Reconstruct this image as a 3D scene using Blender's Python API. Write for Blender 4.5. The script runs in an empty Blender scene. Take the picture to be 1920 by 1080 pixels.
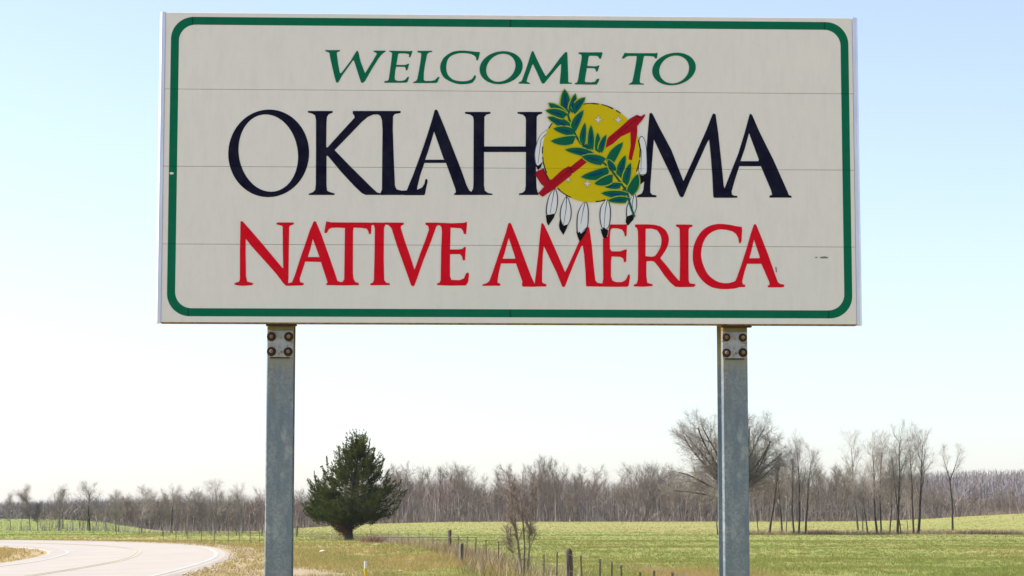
import bpy, math, random
import numpy as np
from mathutils import Vector, Matrix
from mathutils.geometry import delaunay_2d_cdt

S = bpy.context.scene
COL = S.collection
R = math.radians
random.seed(7)
RNG = np.random.default_rng(11)

# ------------------------------------------------------------------ camera, sky, sun, exposure
FPX = 4267.0                                   # focal length in pixels of the 1920 px wide photograph
EYE = 1.6
PITCH = math.atan(440 / FPX)
cd = bpy.data.cameras.new('camera')
cam = bpy.data.objects.new('camera', cd)
COL.objects.link(cam)
cam.location = (0, 0, EYE)
cam.rotation_euler = (math.pi / 2 + PITCH, 0, 0)
cd.sensor_width = 36.0
cd.lens = FPX / 1920 * 36.0
cd.clip_start = 0.1
cd.clip_end = 20000
S.camera = cam

SUN_EL = R(40)
SUN_AZ = R(-80)                                # measured from +Y (view direction) towards +X: sun to the left, a little ahead
w = bpy.data.worlds.new('World')
S.world = w
w.use_nodes = True
nt = w.node_tree
sky = nt.nodes.new('ShaderNodeTexSky')
sky.sky_type = 'NISHITA'
sky.sun_disc = False
sky.sun_elevation = SUN_EL
sky.sun_rotation = SUN_AZ
sky.altitude = 200
sky.air_density = 1.0
sky.dust_density = 0.85
sky.ozone_density = 4.0
bg = nt.nodes['Background']
bg.inputs['Strength'].default_value = 0.099
hs_ = nt.nodes.new('ShaderNodeHueSaturation')
hs_.inputs['Saturation'].default_value = 0.76
tint = nt.nodes.new('ShaderNodeMix')                      # take the green edge off the horizon air
tint.data_type = 'RGBA'; tint.blend_type = 'MULTIPLY'
tint.inputs[0].default_value = 1.0
tint.inputs[7].default_value = (1.05, 0.985, 1.0, 1)
nt.links.new(sky.outputs['Color'], tint.inputs[6])
nt.links.new(tint.outputs[2], hs_.inputs['Color'])
nt.links.new(hs_.outputs['Color'], bg.inputs['Color'])

sl = bpy.data.lights.new('sun', 'SUN')
sl.energy = 4.7
sl.angle = R(0.5)
sl.color = (1.0, 0.95, 0.87)
so = bpy.data.objects.new('sun', sl)
COL.objects.link(so)
sd = Vector((math.sin(SUN_AZ) * math.cos(SUN_EL), math.cos(SUN_AZ) * math.cos(SUN_EL), math.sin(SUN_EL)))
so.rotation_euler = sd.to_track_quat('Z', 'Y').to_euler()
so.location = (-60, 20, 60)

S.view_settings.view_transform = 'Standard'
S.view_settings.look = 'None'
S.view_settings.exposure = 1.2
S.view_settings.gamma = 1.0
S.view_settings.use_curve_mapping = False

# ------------------------------------------------------------------ small helpers
CP, SP = math.cos(PITCH), math.sin(PITCH)

def ray(px, py):
    u, v = px - 960.0, 540.0 - py
    return np.array([u, FPX * CP - v * SP, FPX * SP + v * CP])

def at(px, Y, py=1000):
    """x position of something seen at pixel column px, Y metres away"""
    d = ray(px, py)
    return d[0] / d[1] * Y

def zat(py, Y):
    d = ray(960, py)
    return EYE + d[2] / d[1] * Y

def tag(o, label=None, cat=None, group=None, kind=None):
    if label: o['label'] = label
    if cat: o['category'] = cat
    if group: o['group'] = group
    if kind: o['kind'] = kind
    return o

def empty(name, loc=(0, 0, 0), rz=0.0, parent=None):
    o = bpy.data.objects.new(name, None)
    o.empty_display_size = 0.3
    COL.objects.link(o)
    o.location = loc
    o.rotation_euler = (0, 0, rz)
    if parent: o.parent = parent
    return o

def mesh(name, V, F, mat, parent=None, smooth=False, attrs=None):
    """V (n,3) array; F list/array of faces"""
    me = bpy.data.meshes.new(name)
    V = np.asarray(V, dtype=np.float32).reshape(-1, 3)
    if isinstance(F, np.ndarray):
        k = F.shape[1]
        me.vertices.add(len(V)); me.vertices.foreach_set('co', V.ravel())
        me.loops.add(F.size); me.loops.foreach_set('vertex_index', F.ravel().astype(np.int32))
        me.polygons.add(len(F))
        me.polygons.foreach_set('loop_start', np.arange(0, F.size, k, dtype=np.int32))
        me.update(calc_edges=True)
    else:
        me.from_pydata([tuple(map(float, v)) for v in V], [], [tuple(map(int, f)) for f in F])
        me.update()
    if attrs:
        for an, av in attrs.items():
            a = me.attributes.new(an, 'FLOAT', 'POINT')
            a.data.foreach_set('value', np.asarray(av, dtype=np.float32))
    if smooth:
        me.polygons.foreach_set('use_smooth', np.ones(len(me.polygons), dtype=bool))
    if mat is not None:
        me.materials.append(mat)
    o = bpy.data.objects.new(name, me)
    COL.objects.link(o)
    if parent: o.parent = parent
    return o

def box(x0, x1, y0, y1, z0, z1, bev=0.0):
    """box with optional chamfered vertical-plane edges on the -y face"""
    if bev <= 0:
        V = [(x0, y0, z0), (x1, y0, z0), (x1, y1, z0), (x0, y1, z0), (x0, y0, z1), (x1, y0, z1), (x1, y1, z1), (x0, y1, z1)]
        F = [(0, 1, 5, 4), (1, 2, 6, 5), (2, 3, 7, 6), (3, 0, 4, 7), (4, 5, 6, 7), (3, 2, 1, 0)]
        return V, F
    b = bev
    V = [(x0 + b, y0, z0 + b), (x1 - b, y0, z0 + b), (x1 - b, y0, z1 - b), (x0 + b, y0, z1 - b),
         (x0, y0 + b, z0), (x1, y0 + b, z0), (x1, y0 + b, z1), (x0, y0 + b, z1),
         (x0, y1, z0), (x1, y1, z0), (x1, y1, z1), (x0, y1, z1)]
    F = [(0, 1, 2, 3), (0, 4, 5, 1), (1, 5, 6, 2), (2, 6, 7, 3), (3, 7, 4, 0),
         (4, 8, 9, 5), (5, 9, 10, 6), (6, 10, 11, 7), (7, 11, 8, 4), (8, 11, 10, 9)]
    return V, F

def join(parts):
    V, F, n = [], [], 0
    for v, f in parts:
        V += [tuple(a) for a in v]
        F += [tuple(i + n for i in g) for g in f]
        n += len(v)
    return V, F

def prisms(segs, n=4):
    """array of segments (p0 p1 r0 r1) -> tubes with n sides"""
    if not len(segs): return np.zeros((0, 3)), np.zeros((0, 4), int)
    A = np.asarray(segs, float)
    P0, P1, r0, r1 = A[:, 0:3], A[:, 3:6], A[:, 6], A[:, 7]
    D = P1 - P0
    D = D / (np.linalg.norm(D, axis=1, keepdims=True) + 1e-9)
    ref = np.where(np.abs(D[:, 2:3]) > 0.9, np.array([[1.0, 0, 0]]), np.array([[0, 0, 1.0]]))
    U = np.cross(D, ref); U /= (np.linalg.norm(U, axis=1, keepdims=True) + 1e-9)
    W = np.cross(D, U)
    V = np.zeros((len(A), 2 * n, 3))
    for k in range(n):
        a = 2 * math.pi * k / n
        o = U * math.cos(a) + W * math.sin(a)
        V[:, k] = P0 + o * r0[:, None]
        V[:, n + k] = P1 + o * r1[:, None]
    base = (np.arange(len(A)) * 2 * n)[:, None]
    F = []
    for k in range(n):
        k2 = (k + 1) % n
        F.append(np.concatenate([base + k, base + k2, base + n + k2, base + n + k], axis=1))
    return V.reshape(-1, 3), np.concatenate(F)

def thin_tris(P0, P1, wd, rng):
    """one slim triangle from P0 (base, width wd) to P1 (tip)"""
    n = len(P0)
    D = P1 - P0
    rnd = rng.normal(0, 1, (n, 3))
    U = np.cross(D, rnd); U /= (np.linalg.norm(U, axis=1, keepdims=True) + 1e-9)
    wd = np.broadcast_to(np.asarray(wd, float), (n,))[:, None]
    V = np.stack([P0 - U * wd / 2, P0 + U * wd / 2, P1], axis=1).reshape(-1, 3)
    F = np.arange(3 * n).reshape(-1, 3)
    return V, F

def tri(F):
    F = np.asarray(F)
    if F.shape[1] == 3: return F
    return np.concatenate([F[:, [0, 1, 2]], F[:, [0, 2, 3]]])

def cat(*vf):
    Vs, Fs, n = [], [], 0
    for v, f in vf:
        if len(v) == 0: continue
        Vs.append(v); Fs.append(tri(f) + n); n += len(v)
    return np.concatenate(Vs), np.concatenate(Fs)

def vnoise(x, y, sc, seed=0):
    """smooth value noise, vectorised, 0..1"""
    x = np.asarray(x, float) / sc + 1000.3 + seed * 17.1
    y = np.asarray(y, float) / sc + 1000.7 + seed * 9.7
    xi, yi = np.floor(x), np.floor(y)
    fx, fy = x - xi, y - yi
    fx = fx * fx * (3 - 2 * fx); fy = fy * fy * (3 - 2 * fy)
    def h(a, b):
        s = np.sin(a * 127.1 + b * 311.7 + seed * 74.7) * 43758.5453
        return s - np.floor(s)
    return (h(xi, yi) * (1 - fx) + h(xi + 1, yi) * fx) * (1 - fy) + (h(xi, yi + 1) * (1 - fx) + h(xi + 1, yi + 1) * fx) * fy

def sstep(a, b, x):
    t = np.clip((np.asarray(x, float) - a) / (b - a), 0, 1)
    return t * t * (3 - 2 * t)

# ------------------------------------------------------------------ materials
def new_mat(name):
    m = bpy.data.materials.new(name)
    m.use_nodes = True
    return m, m.node_tree, m.node_tree.nodes['Principled BSDF']

def N(t, typ, **kw):
    n = t.nodes.new(typ)
    for k, v in kw.items():
        if k.startswith('in_'):
            key = k[3:].replace('_', ' ')
            n.inputs[key].default_value = v
        else:
            setattr(n, k, v)
    return n

def mixc(t, fac, a, b):
    m = t.nodes.new('ShaderNodeMix'); m.data_type = 'RGBA'
    for s, v in ((m.inputs[0], fac), (m.inputs[6], a), (m.inputs[7], b)):
        if hasattr(v, 'is_linked') or hasattr(v, 'links'): t.links.new(v, s)
        elif isinstance(v, (int, float)): s.default_value = v
        else: s.default_value = (*v, 1)
    return m.outputs[2]

def ramp(t, fac, lo, hi):
    r = t.nodes.new('ShaderNodeMapRange')
    r.inputs['From Min'].default_value = lo; r.inputs['From Max'].default_value = hi
    t.links.new(fac, r.inputs['Value'])
    return r.outputs['Result']

def noise(t, scale, detail=4, rough=0.6, coord='Object', stretch=None):
    tc = N(t, 'ShaderNodeTexCoord')
    src = tc.outputs[coord]
    if stretch:
        mp = N(t, 'ShaderNodeMapping'); mp.inputs['Scale'].default_value = stretch
        t.links.new(src, mp.inputs['Vector']); src = mp.outputs['Vector']
    n = N(t, 'ShaderNodeTexNoise', in_Scale=scale, in_Detail=detail, in_Roughness=rough)
    t.links.new(src, n.inputs['Vector'])
    return n.outputs['Fac']

def mottled(name, c1, c2, scale=8, rough=0.6, metal=0.0, lo=0.35, hi=0.65, detail=5, stretch=None, bump=0.0, bscale=60, spec=0.5, perobj=0.0):
    m, t, b = new_mat(name)
    f = ramp(t, noise(t, scale, detail, stretch=stretch), lo, hi)
    c = mixc(t, f, c1, c2)
    if perobj:
        oi = N(t, 'ShaderNodeObjectInfo')
        hs = N(t, 'ShaderNodeHueSaturation')
        v = ramp(t, oi.outputs['Random'], 0, 1)
        mr = N(t, 'ShaderNodeMapRange'); mr.inputs['To Min'].default_value = 1 - perobj; mr.inputs['To Max'].default_value = 1 + perobj
        t.links.new(v, mr.inputs['Value']); t.links.new(mr.outputs['Result'], hs.inputs['Value'])
        t.links.new(c, hs.inputs['Color']); c = hs.outputs['Color']
    t.links.new(c, b.inputs['Base Color'])
    b.inputs['Roughness'].default_value = rough
    b.inputs['Metallic'].default_value = metal
    b.inputs['Specular IOR Level'].default_value = spec
    if bump:
        bn = N(t, 'ShaderNodeBump', in_Strength=bump, in_Distance=0.01)
        t.links.new(noise(t, bscale, 4), bn.inputs['Height'])
        t.links.new(bn.outputs['Normal'], b.inputs['Normal'])
    return m

M = {}
# sign sheeting: warm white, faint vertical streaks, blotches and grime
m, t, b = new_mat('white_sheeting')
c = mixc(t, ramp(t, noise(t, 1.3, 6), .3, .7), (.85, .80, .77), (.82, .775, .745))
c = mixc(t, ramp(t, noise(t, 4.0, 6, .7, stretch=(5, 1, 1.2)), .45, .75), c, (.775, .735, .72))
c = mixc(t, ramp(t, noise(t, 30, 3, .7), .62, .80), c, (.73, .70, .68))
oi = N(t, 'ShaderNodeObjectInfo'); mr = N(t, 'ShaderNodeMapRange'); mr.inputs['To Min'].default_value = .965; mr.inputs['To Max'].default_value = 1.0
t.links.new(oi.outputs['Random'], mr.inputs['Value'])
hv = N(t, 'ShaderNodeHueSaturation'); t.links.new(mr.outputs['Result'], hv.inputs['Value']); t.links.new(c, hv.inputs['Color']); c = hv.outputs['Color']
t.links.new(c, b.inputs['Base Color']); b.inputs['Roughness'].default_value = .7
b.inputs['Specular IOR Level'].default_value = .15
M['white'] = m
def film(name, c, dirt=.04):
    d = tuple(x * (1 - dirt) + .02 * dirt for x in c)
    e = tuple(x * (1 - dirt) + .35 * dirt * .5 for x in c)
    return mottled(name, d, e, 14, rough=.85, lo=.3, hi=.7, spec=.04)
M['green'] = film('green_film', (.002, .150, .080))
M['green_dark'] = film('green_film_overlap', (.002, .055, .035))
M['navy'] = film('navy_film', (.004, .004, .024), .08)
M['red'] = film('red_film', (.72, .004, .020))
M['red2'] = film('pipe_red_film', (.42, .006, .02))
M['maroon'] = film('maroon_film', (.14, .008, .012))
M['yellow'] = film('yellow_film', (.68, .52, .006))
M['leafgreen'] = film('leaf_green_film', (.003, .125, .070))
M['leafedge'] = film('leaf_edge_film', (.42, .46, .03))
M['leafblue'] = film('leaf_blue_film', (.004, .06, .16))
M['plume'] = film('feather_white_film', (.80, .80, .87), .03)
M['black'] = film('black_film', (.006, .006, .010), .05)
M['cream'] = film('cross_white_film', (.72, .70, .66), .05)
M['grey'] = film('outline_grey_film', (.10, .10, .13), .05)
M['scuff'] = mottled('scuff', (.13, .13, .125), (.24, .23, .22), 60)
M['alu'] = mottled('bare_aluminium', (.70, .72, .84), (.60, .62, .75), 7, rough=.38, metal=.6, stretch=(4, 4, .6))
M['gap'] = mottled('dark_backing', (.05, .05, .05), (.08, .08, .08), 10)
# galvanised post, with spangle and rust/yellow staining near the top fittings
m, t, b = new_mat('galvanised_steel')
tc = N(t, 'ShaderNodeTexCoord')
vo = N(t, 'ShaderNodeTexVoronoi', in_Scale=95.0)
t.links.new(tc.outputs['Object'], vo.inputs['Vector'])
sp = N(t, 'ShaderNodeSeparateColor'); t.links.new(vo.outputs['Color'], sp.inputs['Color'])
c = mixc(t, sp.outputs['Red'], (.175, .205, .232), (.295, .322, .34))
c = mixc(t, ramp(t, noise(t, 5.0, 6, .7, stretch=(1.6, 1, .3)), .40, .62), c, (.148, .190, .235))
c = mixc(t, ramp(t, noise(t, 14, 6, .75, stretch=(1, 1, .5)), .54, .70), c, (.36, .385, .385))
sx = N(t, 'ShaderNodeSeparateXYZ'); t.links.new(tc.outputs['Object'], sx.inputs['Vector'])
zz = N(t, 'ShaderNodeMath', operation='ADD'); t.links.new(sx.outputs['Z'], zz.inputs[0])
nz = N(t, 'ShaderNodeMath', operation='MULTIPLY', in_1=0.0) if False else None
nn = noise(t, 6, 5, .6, stretch=(3, 3, .5))
mu = N(t, 'ShaderNodeMath', operation='MULTIPLY'); t.links.new(nn, mu.inputs[0]); mu.inputs[1].default_value = .25
t.links.new(mu.outputs[0], zz.inputs[1])
zr = N(t, 'ShaderNodeMath', operation='MULTIPLY')               # rust runs below the bolts
t.links.new(ramp(t, noise(t, 4, 5, .7, stretch=(9, 9, .25)), .54, .66), zr.inputs[0])
t.links.new(ramp(t, sx.outputs['Z'], 2.30, 2.66), zr.inputs[1])
c = mixc(t, zr.outputs[0], c, (.23, .17, .10))
c = mixc(t, ramp(t, zz.outputs[0], 2.70, 2.80), c, (.27, .26, .205))
c = mixc(t, ramp(t, zz.outputs[0], 2.84, 2.95), c, (.20, .155, .055))
t.links.new(c, b.inputs['Base Color'])
b.inputs['Roughness'].default_value = .5; b.inputs['Metallic'].default_value = .35
M['galv'] = m
m, t, b = new_mat('hinge_plate_metal')
c = mixc(t, ramp(t, noise(t, 18, 5), .35, .65), (.40, .42, .45), (.30, .31, .33))
c = mixc(t, ramp(t, noise(t, 24, 6, .7), .50, .66), c, (.26, .17, .085))
c = mixc(t, ramp(t, noise(t, 45, 4, .7), .60, .70), c, (.10, .05, .025))
t.links.new(c, b.inputs['Base Color']); b.inputs['Roughness'].default_value = .6; b.inputs['Metallic'].default_value = .2
M['plate'] = m
M['rust'] = mottled('rusty_iron', (.050, .020, .009), (.022, .012, .008), 70, rough=.8, bump=.4)
M['rustlight'] = mottled('rusty_bolt_face', (.34, .22, .11), (.11, .055, .025), 40, rough=.7)
M['bark_dark'] = mottled('dark_bark', (.050, .041, .034), (.030, .025, .021), 3, rough=.9, stretch=(3, 3, .6), perobj=.25)
M['bark_grey'] = mottled('grey_bark', (.27, .235, .205), (.17, .15, .135), 2, rough=.9, stretch=(3, 3, .6), perobj=.25)
M['twig'] = mottled('twig_bark', (.31, .27, .23), (.22, .19, .165), 1.2, rough=.9, perobj=.25)
M['twig_far'] = mottled('hill_twig_bark', (.19, .165, .158), (.13, .115, .115), .05, rough=.9)
m, t, b = new_mat('wood_bark')
nw = noise(t, .06, 4, .6)
c = mixc(t, ramp(t, nw, .38, .62), (.200, .152, .108), (.128, .098, .074))
c = mixc(t, ramp(t, noise(t, .035, 3, .6, stretch=(1, .3, .3)), .52, .68), c, (.27, .185, .14))
c = mixc(t, ramp(t, noise(t, .5, 2, .6), .60, .72), c, (.40, .35, .295))
c = mixc(t, ramp(t, noise(t, .8, 2, .6), .55, .66), c, (.060, .052, .045))
t.links.new(c, b.inputs['Base Color']); b.inputs['Roughness'].default_value = .9
M['wood_mass'] = m
M['sapling'] = mottled('sapling_bark', (.26, .215, .165), (.15, .12, .095), 6, rough=.9, stretch=(3, 3, .4))
M['sapling_twig'] = mottled('sapling_twig', (.26, .20, .165), (.17, .13, .105), 6, rough=.9)
M['wood_tree'] = mottled('wood_tree_bark', (.195, .155, .115), (.120, .094, .072), .8, rough=.9, perobj=.3)
M['reddish'] = mottled('reddish_stem', (.26, .12, .085), (.16, .085, .06), 2, rough=.9, perobj=.2)
M['straw'] = mottled('dry_stem', (.34, .27, .16), (.22, .165, .10), 3, rough=.9, perobj=.2)
M['fencewood'] = mottled('weathered_wood', (.115, .090, .072), (.055, .044, .036), 9, rough=.9, stretch=(4, 4, .5), bump=.3)
M['tpost'] = mottled('painted_steel_post', (.11, .105, .065), (.16, .135, .085), 12, rough=.7)
M['wire'] = mottled('fence_wire', (.12, .11, .10), (.07, .06, .055), 20, rough=.6, metal=.4)
M['palewood'] = mottled('pale_wood', (.66, .62, .55), (.52, .47, .40), 9, rough=.8)
M['markeryellow'] = mottled('marker_yellow', (.70, .50, .02), (.58, .42, .03), 20, rough=.5)
M['markerwhite'] = mottled('marker_white', (.72, .72, .66), (.60, .62, .58), 20, rough=.5)
M['stone'] = mottled('pale_stone', (.52, .46, .38), (.38, .33, .27), 10, rough=.9)
M['asphalt'] = mottled('pale_worn_road', (.345, .305, .262), (.285, .253, .218), .35, rough=.85, lo=.3, hi=.7, detail=8, bump=.2, bscale=30)
M['paintwhite'] = mottled('white_road_paint', (.42, .39, .355), (.33, .305, .275), 1.6, rough=.7)
M['paintyellow'] = mottled('yellow_road_paint', (.42, .355, .20), (.33, .295, .225), 1.6, rough=.7)
M['gravel'] = mottled('pale_gravel', (.42, .36, .29), (.30, .25, .19), 3, rough=.95)

def leafy(name, c1, c2, scale, trans=.35, perobj=0):
    m = mottled(name, c1, c2, scale, rough=.75, spec=.2, perobj=perobj)
    t = m.node_tree
    b = t.nodes['Principled BSDF']
    tr = N(t, 'ShaderNodeBsdfTranslucent')
    src = b.inputs['Base Color'].links[0].from_socket
    t.links.new(src, tr.inputs['Color'])
    mx = N(t, 'ShaderNodeMixShader'); mx.inputs[0].default_value = trans
    t.links.new(b.outputs[0], mx.inputs[1]); t.links.new(tr.outputs[0], mx.inputs[2])
    t.links.new(mx.outputs[0], t.nodes['Material Output'].inputs['Surface'])
    return m
M['cedar'] = leafy('cedar_foliage', (.085, .098, .018), (.032, .048, .014), .50, .30)
M['deadcedar'] = leafy('dead_cedar_foliage', (.17, .075, .035), (.085, .042, .024), 1.5, .2)

def grassy(name, trans):
    """green to straw by the 'dry' attribute (0..1), bare soil by 'dirt', broken up by noise in place"""
    m, t, b = new_mat(name)
    a = N(t, 'ShaderNodeAttribute'); a.attribute_name = 'dry'
    d = N(t, 'ShaderNodeAttribute'); d.attribute_name = 'dirt'
    n1 = noise(t, .09, 5, .65); n2 = noise(t, .7, 6, .7); n3 = noise(t, 5, 4, .7)
    def addm(x, y, k):
        mm = N(t, 'ShaderNodeMath', operation='MULTIPLY_ADD')
        t.links.new(y, mm.inputs[0]); mm.inputs[1].default_value = k; t.links.new(x, mm.inputs[2])
        return mm.outputs[0]
    f = addm(a.outputs['Fac'], n1, .9); f = addm(f, n2, .75); f = addm(f, n3, .35)
    f = ramp(t, f, .90, 1.75)
    g = mixc(t, ramp(t, n2, .35, .65), (.150, .192, .038), (.215, .232, .068))
    y = mixc(t, ramp(t, n3, .35, .65), (.37, .285, .115), (.28, .205, .085))
    c = mixc(t, f, g, y)
    c = mixc(t, d.outputs['Fac'], c, mixc(t, ramp(t, n3, .4, .6), (.27, .20, .145), (.36, .275, .205)))
    li = N(t, 'ShaderNodeAttribute'); li.attribute_name = 'litter'
    c = mixc(t, li.outputs['Fac'], c, mixc(t, ramp(t, n2, .35, .65), (.16, .135, .12), (.10, .088, .08)))
    t.links.new(c, b.inputs['Base Color']); b.inputs['Roughness'].default_value = .9
    b.inputs['Specular IOR Level'].default_value = .1
    if trans:
        tr = N(t, 'ShaderNodeBsdfTranslucent'); t.links.new(c, tr.inputs['Color'])
        mx = N(t, 'ShaderNodeMixShader'); mx.inputs[0].default_value = trans
        t.links.new(b.outputs[0], mx.inputs[1]); t.links.new(tr.outputs[0], mx.inputs[2])
        t.links.new(mx.outputs[0], t.nodes['Material Output'].inputs['Surface'])
    else:
        bn = N(t, 'ShaderNodeBump', in_Strength=.6, in_Distance=.15)
        t.links.new(n2, bn.inputs['Height']); t.links.new(bn.outputs['Normal'], b.inputs['Normal'])
    return m
M['ground'] = grassy('grassland', 0)
M['grass'] = grassy('grass_blades', .5)

# ------------------------------------------------------------------ road line and terrain
ctrl = np.array([(-11.8, -60), (-12.0, 0), (-12.3, 30), (-12.6, 45), (-13.1, 60), (-14.0, 75), (-15.3, 90), (-17.4, 106), (-20.4, 124), (-25, 142),
                 (-31.5, 158.5), (-40, 171.5), (-52, 181), (-68, 187), (-90, 190), (-130, 190), (-220, 186)], float)
def catmull(P, n=10, closed=False):
    P = np.asarray(P, float)
    Q = np.vstack([P[-1], P, P[0], P[1]]) if closed else np.vstack([2 * P[0] - P[1], P, 2 * P[-1] - P[-2]])
    out = []
    for i in range(1, len(Q) - 2):
        p0, p1, p2, p3 = Q[i - 1], Q[i], Q[i + 1], Q[i + 2]
        for k in range(n):
            s = k / n
            out.append(.5 * (2 * p1 + (p2 - p0) * s + (2 * p0 - 5 * p1 + 4 * p2 - p3) * s * s + (3 * p1 - p0 - 3 * p2 + p3) * s ** 3))
    if not closed: out.append(P[-1])
    return np.array(out)
CL = catmull(ctrl, 8)
TAN = np.gradient(CL, axis=0); TAN /= np.linalg.norm(TAN, axis=1, keepdims=True)
NRM = np.stack([TAN[:, 1], -TAN[:, 0]], axis=1)          # towards the outside of the bend (right of travel)
SUPER = np.clip((CL[:, 1] - 40) / 60, 0, 1) * 0.034       # banking grows into the bend

def road_info(x, y):
    """signed distance from the centre line (outside positive) and banking there"""
    x = np.asarray(x, float); y = np.asarray(y, float)
    shp = x.shape
    x = x.ravel(); y = y.ravel()
    sd = np.full(x.shape, 999.0); bk = np.zeros(x.shape)
    near = np.where((x > -260) & (x < 40) & (y > -90) & (y < 290))[0]
    A, B = CL[:-1], CL[1:]
    for c0 in range(0, len(near), 4000):
        idx = near[c0:c0 + 4000]
        P = np.stack([x[idx], y[idx]], 1)[:, None, :]
        AB = (B - A)[None]
        tt = np.clip(((P - A[None]) * AB).sum(2) / (AB ** 2).sum(2), 0, 1)
        Q = A[None] + AB * tt[..., None]
        d = np.linalg.norm(P - Q, axis=2)
        k = d.argmin(1); r = np.arange(len(idx))
        side = ((P[:, 0] - Q[r, k]) * NRM[k]).sum(1)
        sd[idx] = np.where(side >= 0, 1, -1) * d[r, k]
        bk[idx] = SUPER[k]
    return sd.reshape(shp), bk.reshape(shp)

def slope_px(x, y):
    return np.asarray(x, float) / np.maximum(np.asarray(y, float), 1.0) * 4290 + 960
EDGE_PX = [-400, 0, 60, 140, 200, 250, 320, 480, 560, 700, 850, 1300, 1500, 1650, 1760, 1850, 1950, 2300]
EDGE_Y = [974, 973, 973, 975, 979, 992, 996, 996, 990, 982, 978.5, 978, 978, 977, 972, 966, 962, 958]
HILL_PX = [-400, 0, 250, 600, 1500, 1640, 1740, 1850, 1950, 2300]
HILL_Y = [964, 962, 972, 972, 968, 930, 904, 893, 890, 880]

def terrain(x, y):
    x = np.asarray(x, float); y = np.asarray(y, float)
    s = slope_px(x, y)
    ye = np.interp(s, EDGE_PX, EDGE_Y)
    z = (EYE + (980 - ye) / 4290 * 620) * sstep(300, 620, y)
    zh = EYE + (980 - np.interp(s, HILL_PX, HILL_Y)) / 4290 * 1400
    z = z + (zh - z) * sstep(800, 1400, y)
    sd, bk = road_info(x, y)
    far = sstep(7, 30, np.abs(sd))
    z = z + far * ((vnoise(x, y, 23, 1) - .5) * .30 + (vnoise(x, y, 7, 2) - .5) * .10) * sstep(420, 200, y) * sstep(10, 40, y)
    # road bed
    prof = np.where(sd > 0, bk * np.minimum(sd, 5.0), bk * np.maximum(sd, -3.3))
    fall = np.where(np.abs(sd) < 5.0, 1.0, 1 - sstep(5, 17, np.abs(sd)))
    z = z + (prof + .11) * fall * (np.abs(sd) < 900)
    # shallow ditch outside the bend
    z = z - .16 * np.exp(-((sd - 11) / 2.5) ** 2)
    return z

def tz(x, y):
    return float(terrain(np.array([x]), np.array([y]))[0])

FENCE = np.array([(2.9, 8), (2.05, 27), (1.15, 45), (-.3, 75), (-3.4, 126), (-9.5, 180), (-17.5, 224), (-23.5, 243), (-44, 268), (-80, 285), (-140, 290)], float)
def fence_x(y):
    return np.interp(y, FENCE[:8, 1], FENCE[:8, 0])

def dryness(x, y):
    x = np.asarray(x, float); y = np.asarray(y, float)
    sd, bk = road_info(x, y)
    d = np.full(x.shape, .02)
    fx = fence_x(y)
    verge = (x < fx) & (y < 246)
    d = np.where(verge, .02 + .62 * sstep(.35, .75, vnoise(x, y * .4, 5, 15)), d)
    d = np.where(np.abs(sd) < 26, np.maximum(d, .05 + .62 * (1 - sstep(4, 14, np.abs(sd)))), d)
    d = np.where((sd < -3) & (sd > -80), .80, d)
    d = np.maximum(d, .50 * np.exp(-((x - fx) / .8) ** 2) * (y < 246))
    d = d - .5 * np.exp(-(((x + 13) / 5) ** 2 + ((y - 205) / 22) ** 2))
    # reedy ditch line across the pasture and dry patches
    d = np.maximum(d, .9 * np.exp(-((y - 305) / 9) ** 2) * sstep(10, 30, x))
    d = d + .75 * sstep(.5, .85, vnoise(x, y * .35, 13, 5)) * (x > 4) * sstep(150, 80, y)
    d = d + .08 * sstep(320, 420, y) + .22 * sstep(.45, .8, vnoise(x * .5, y, 30, 21)) * sstep(320, 400, y)
    d = np.where((y > 300) & (slope_px(x, y) < 260), -.6, d)
    d = np.where((y > 560), d + .25, d)
    return d

def dirtness(x, y):
    x = np.asarray(x, float); y = np.asarray(y, float)
    sd, bk = road_info(x, y)
    d = .75 * np.exp(-((np.abs(sd) - 5.2) / .9) ** 2)
    d = np.maximum(d, 1.2 * np.exp(-(((x + 6.4) / 2.0) ** 2 + ((y - 66) / 9) ** 2)) * (.35 + .9 * vnoise(x, y, 1.2, 8)))
    return np.clip(d, 0, 1)

def litterness(x, y):
    s = slope_px(x, y)
    y0 = np.where(s < 225, 760, np.where(s < 1400, 618, 622))
    return sstep(0, 12, np.asarray(y, float) - y0)

gx = np.concatenate([-np.geomspace(4000, 70, 46), np.arange(-68, 68.1, 1.7), np.geomspace(70, 4000, 46)])
gy = np.concatenate([np.arange(-100, 40, 10), np.arange(40, 330, 2.2), np.geomspace(332, 9000, 90)])
GX, GY = np.meshgrid(gx, gy)
GZ = terrain(GX, GY)
nx = len(gx)
V = np.stack([GX.ravel(), GY.ravel(), GZ.ravel()], 1)
ii, jj = np.meshgrid(np.arange(nx - 1), np.arange(len(gy) - 1))
b0 = (jj * nx + ii).ravel()
F = np.stack([b0, b0 + 1, b0 + nx + 1, b0 + nx], 1)
g = mesh('ground', V, F, M['ground'], smooth=True, attrs={'dry': dryness(GX, GY).ravel(), 'dirt': dirtness(GX, GY).ravel(), 'litter': litterness(GX, GY).ravel()})
tag(g, kind='structure')

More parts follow.
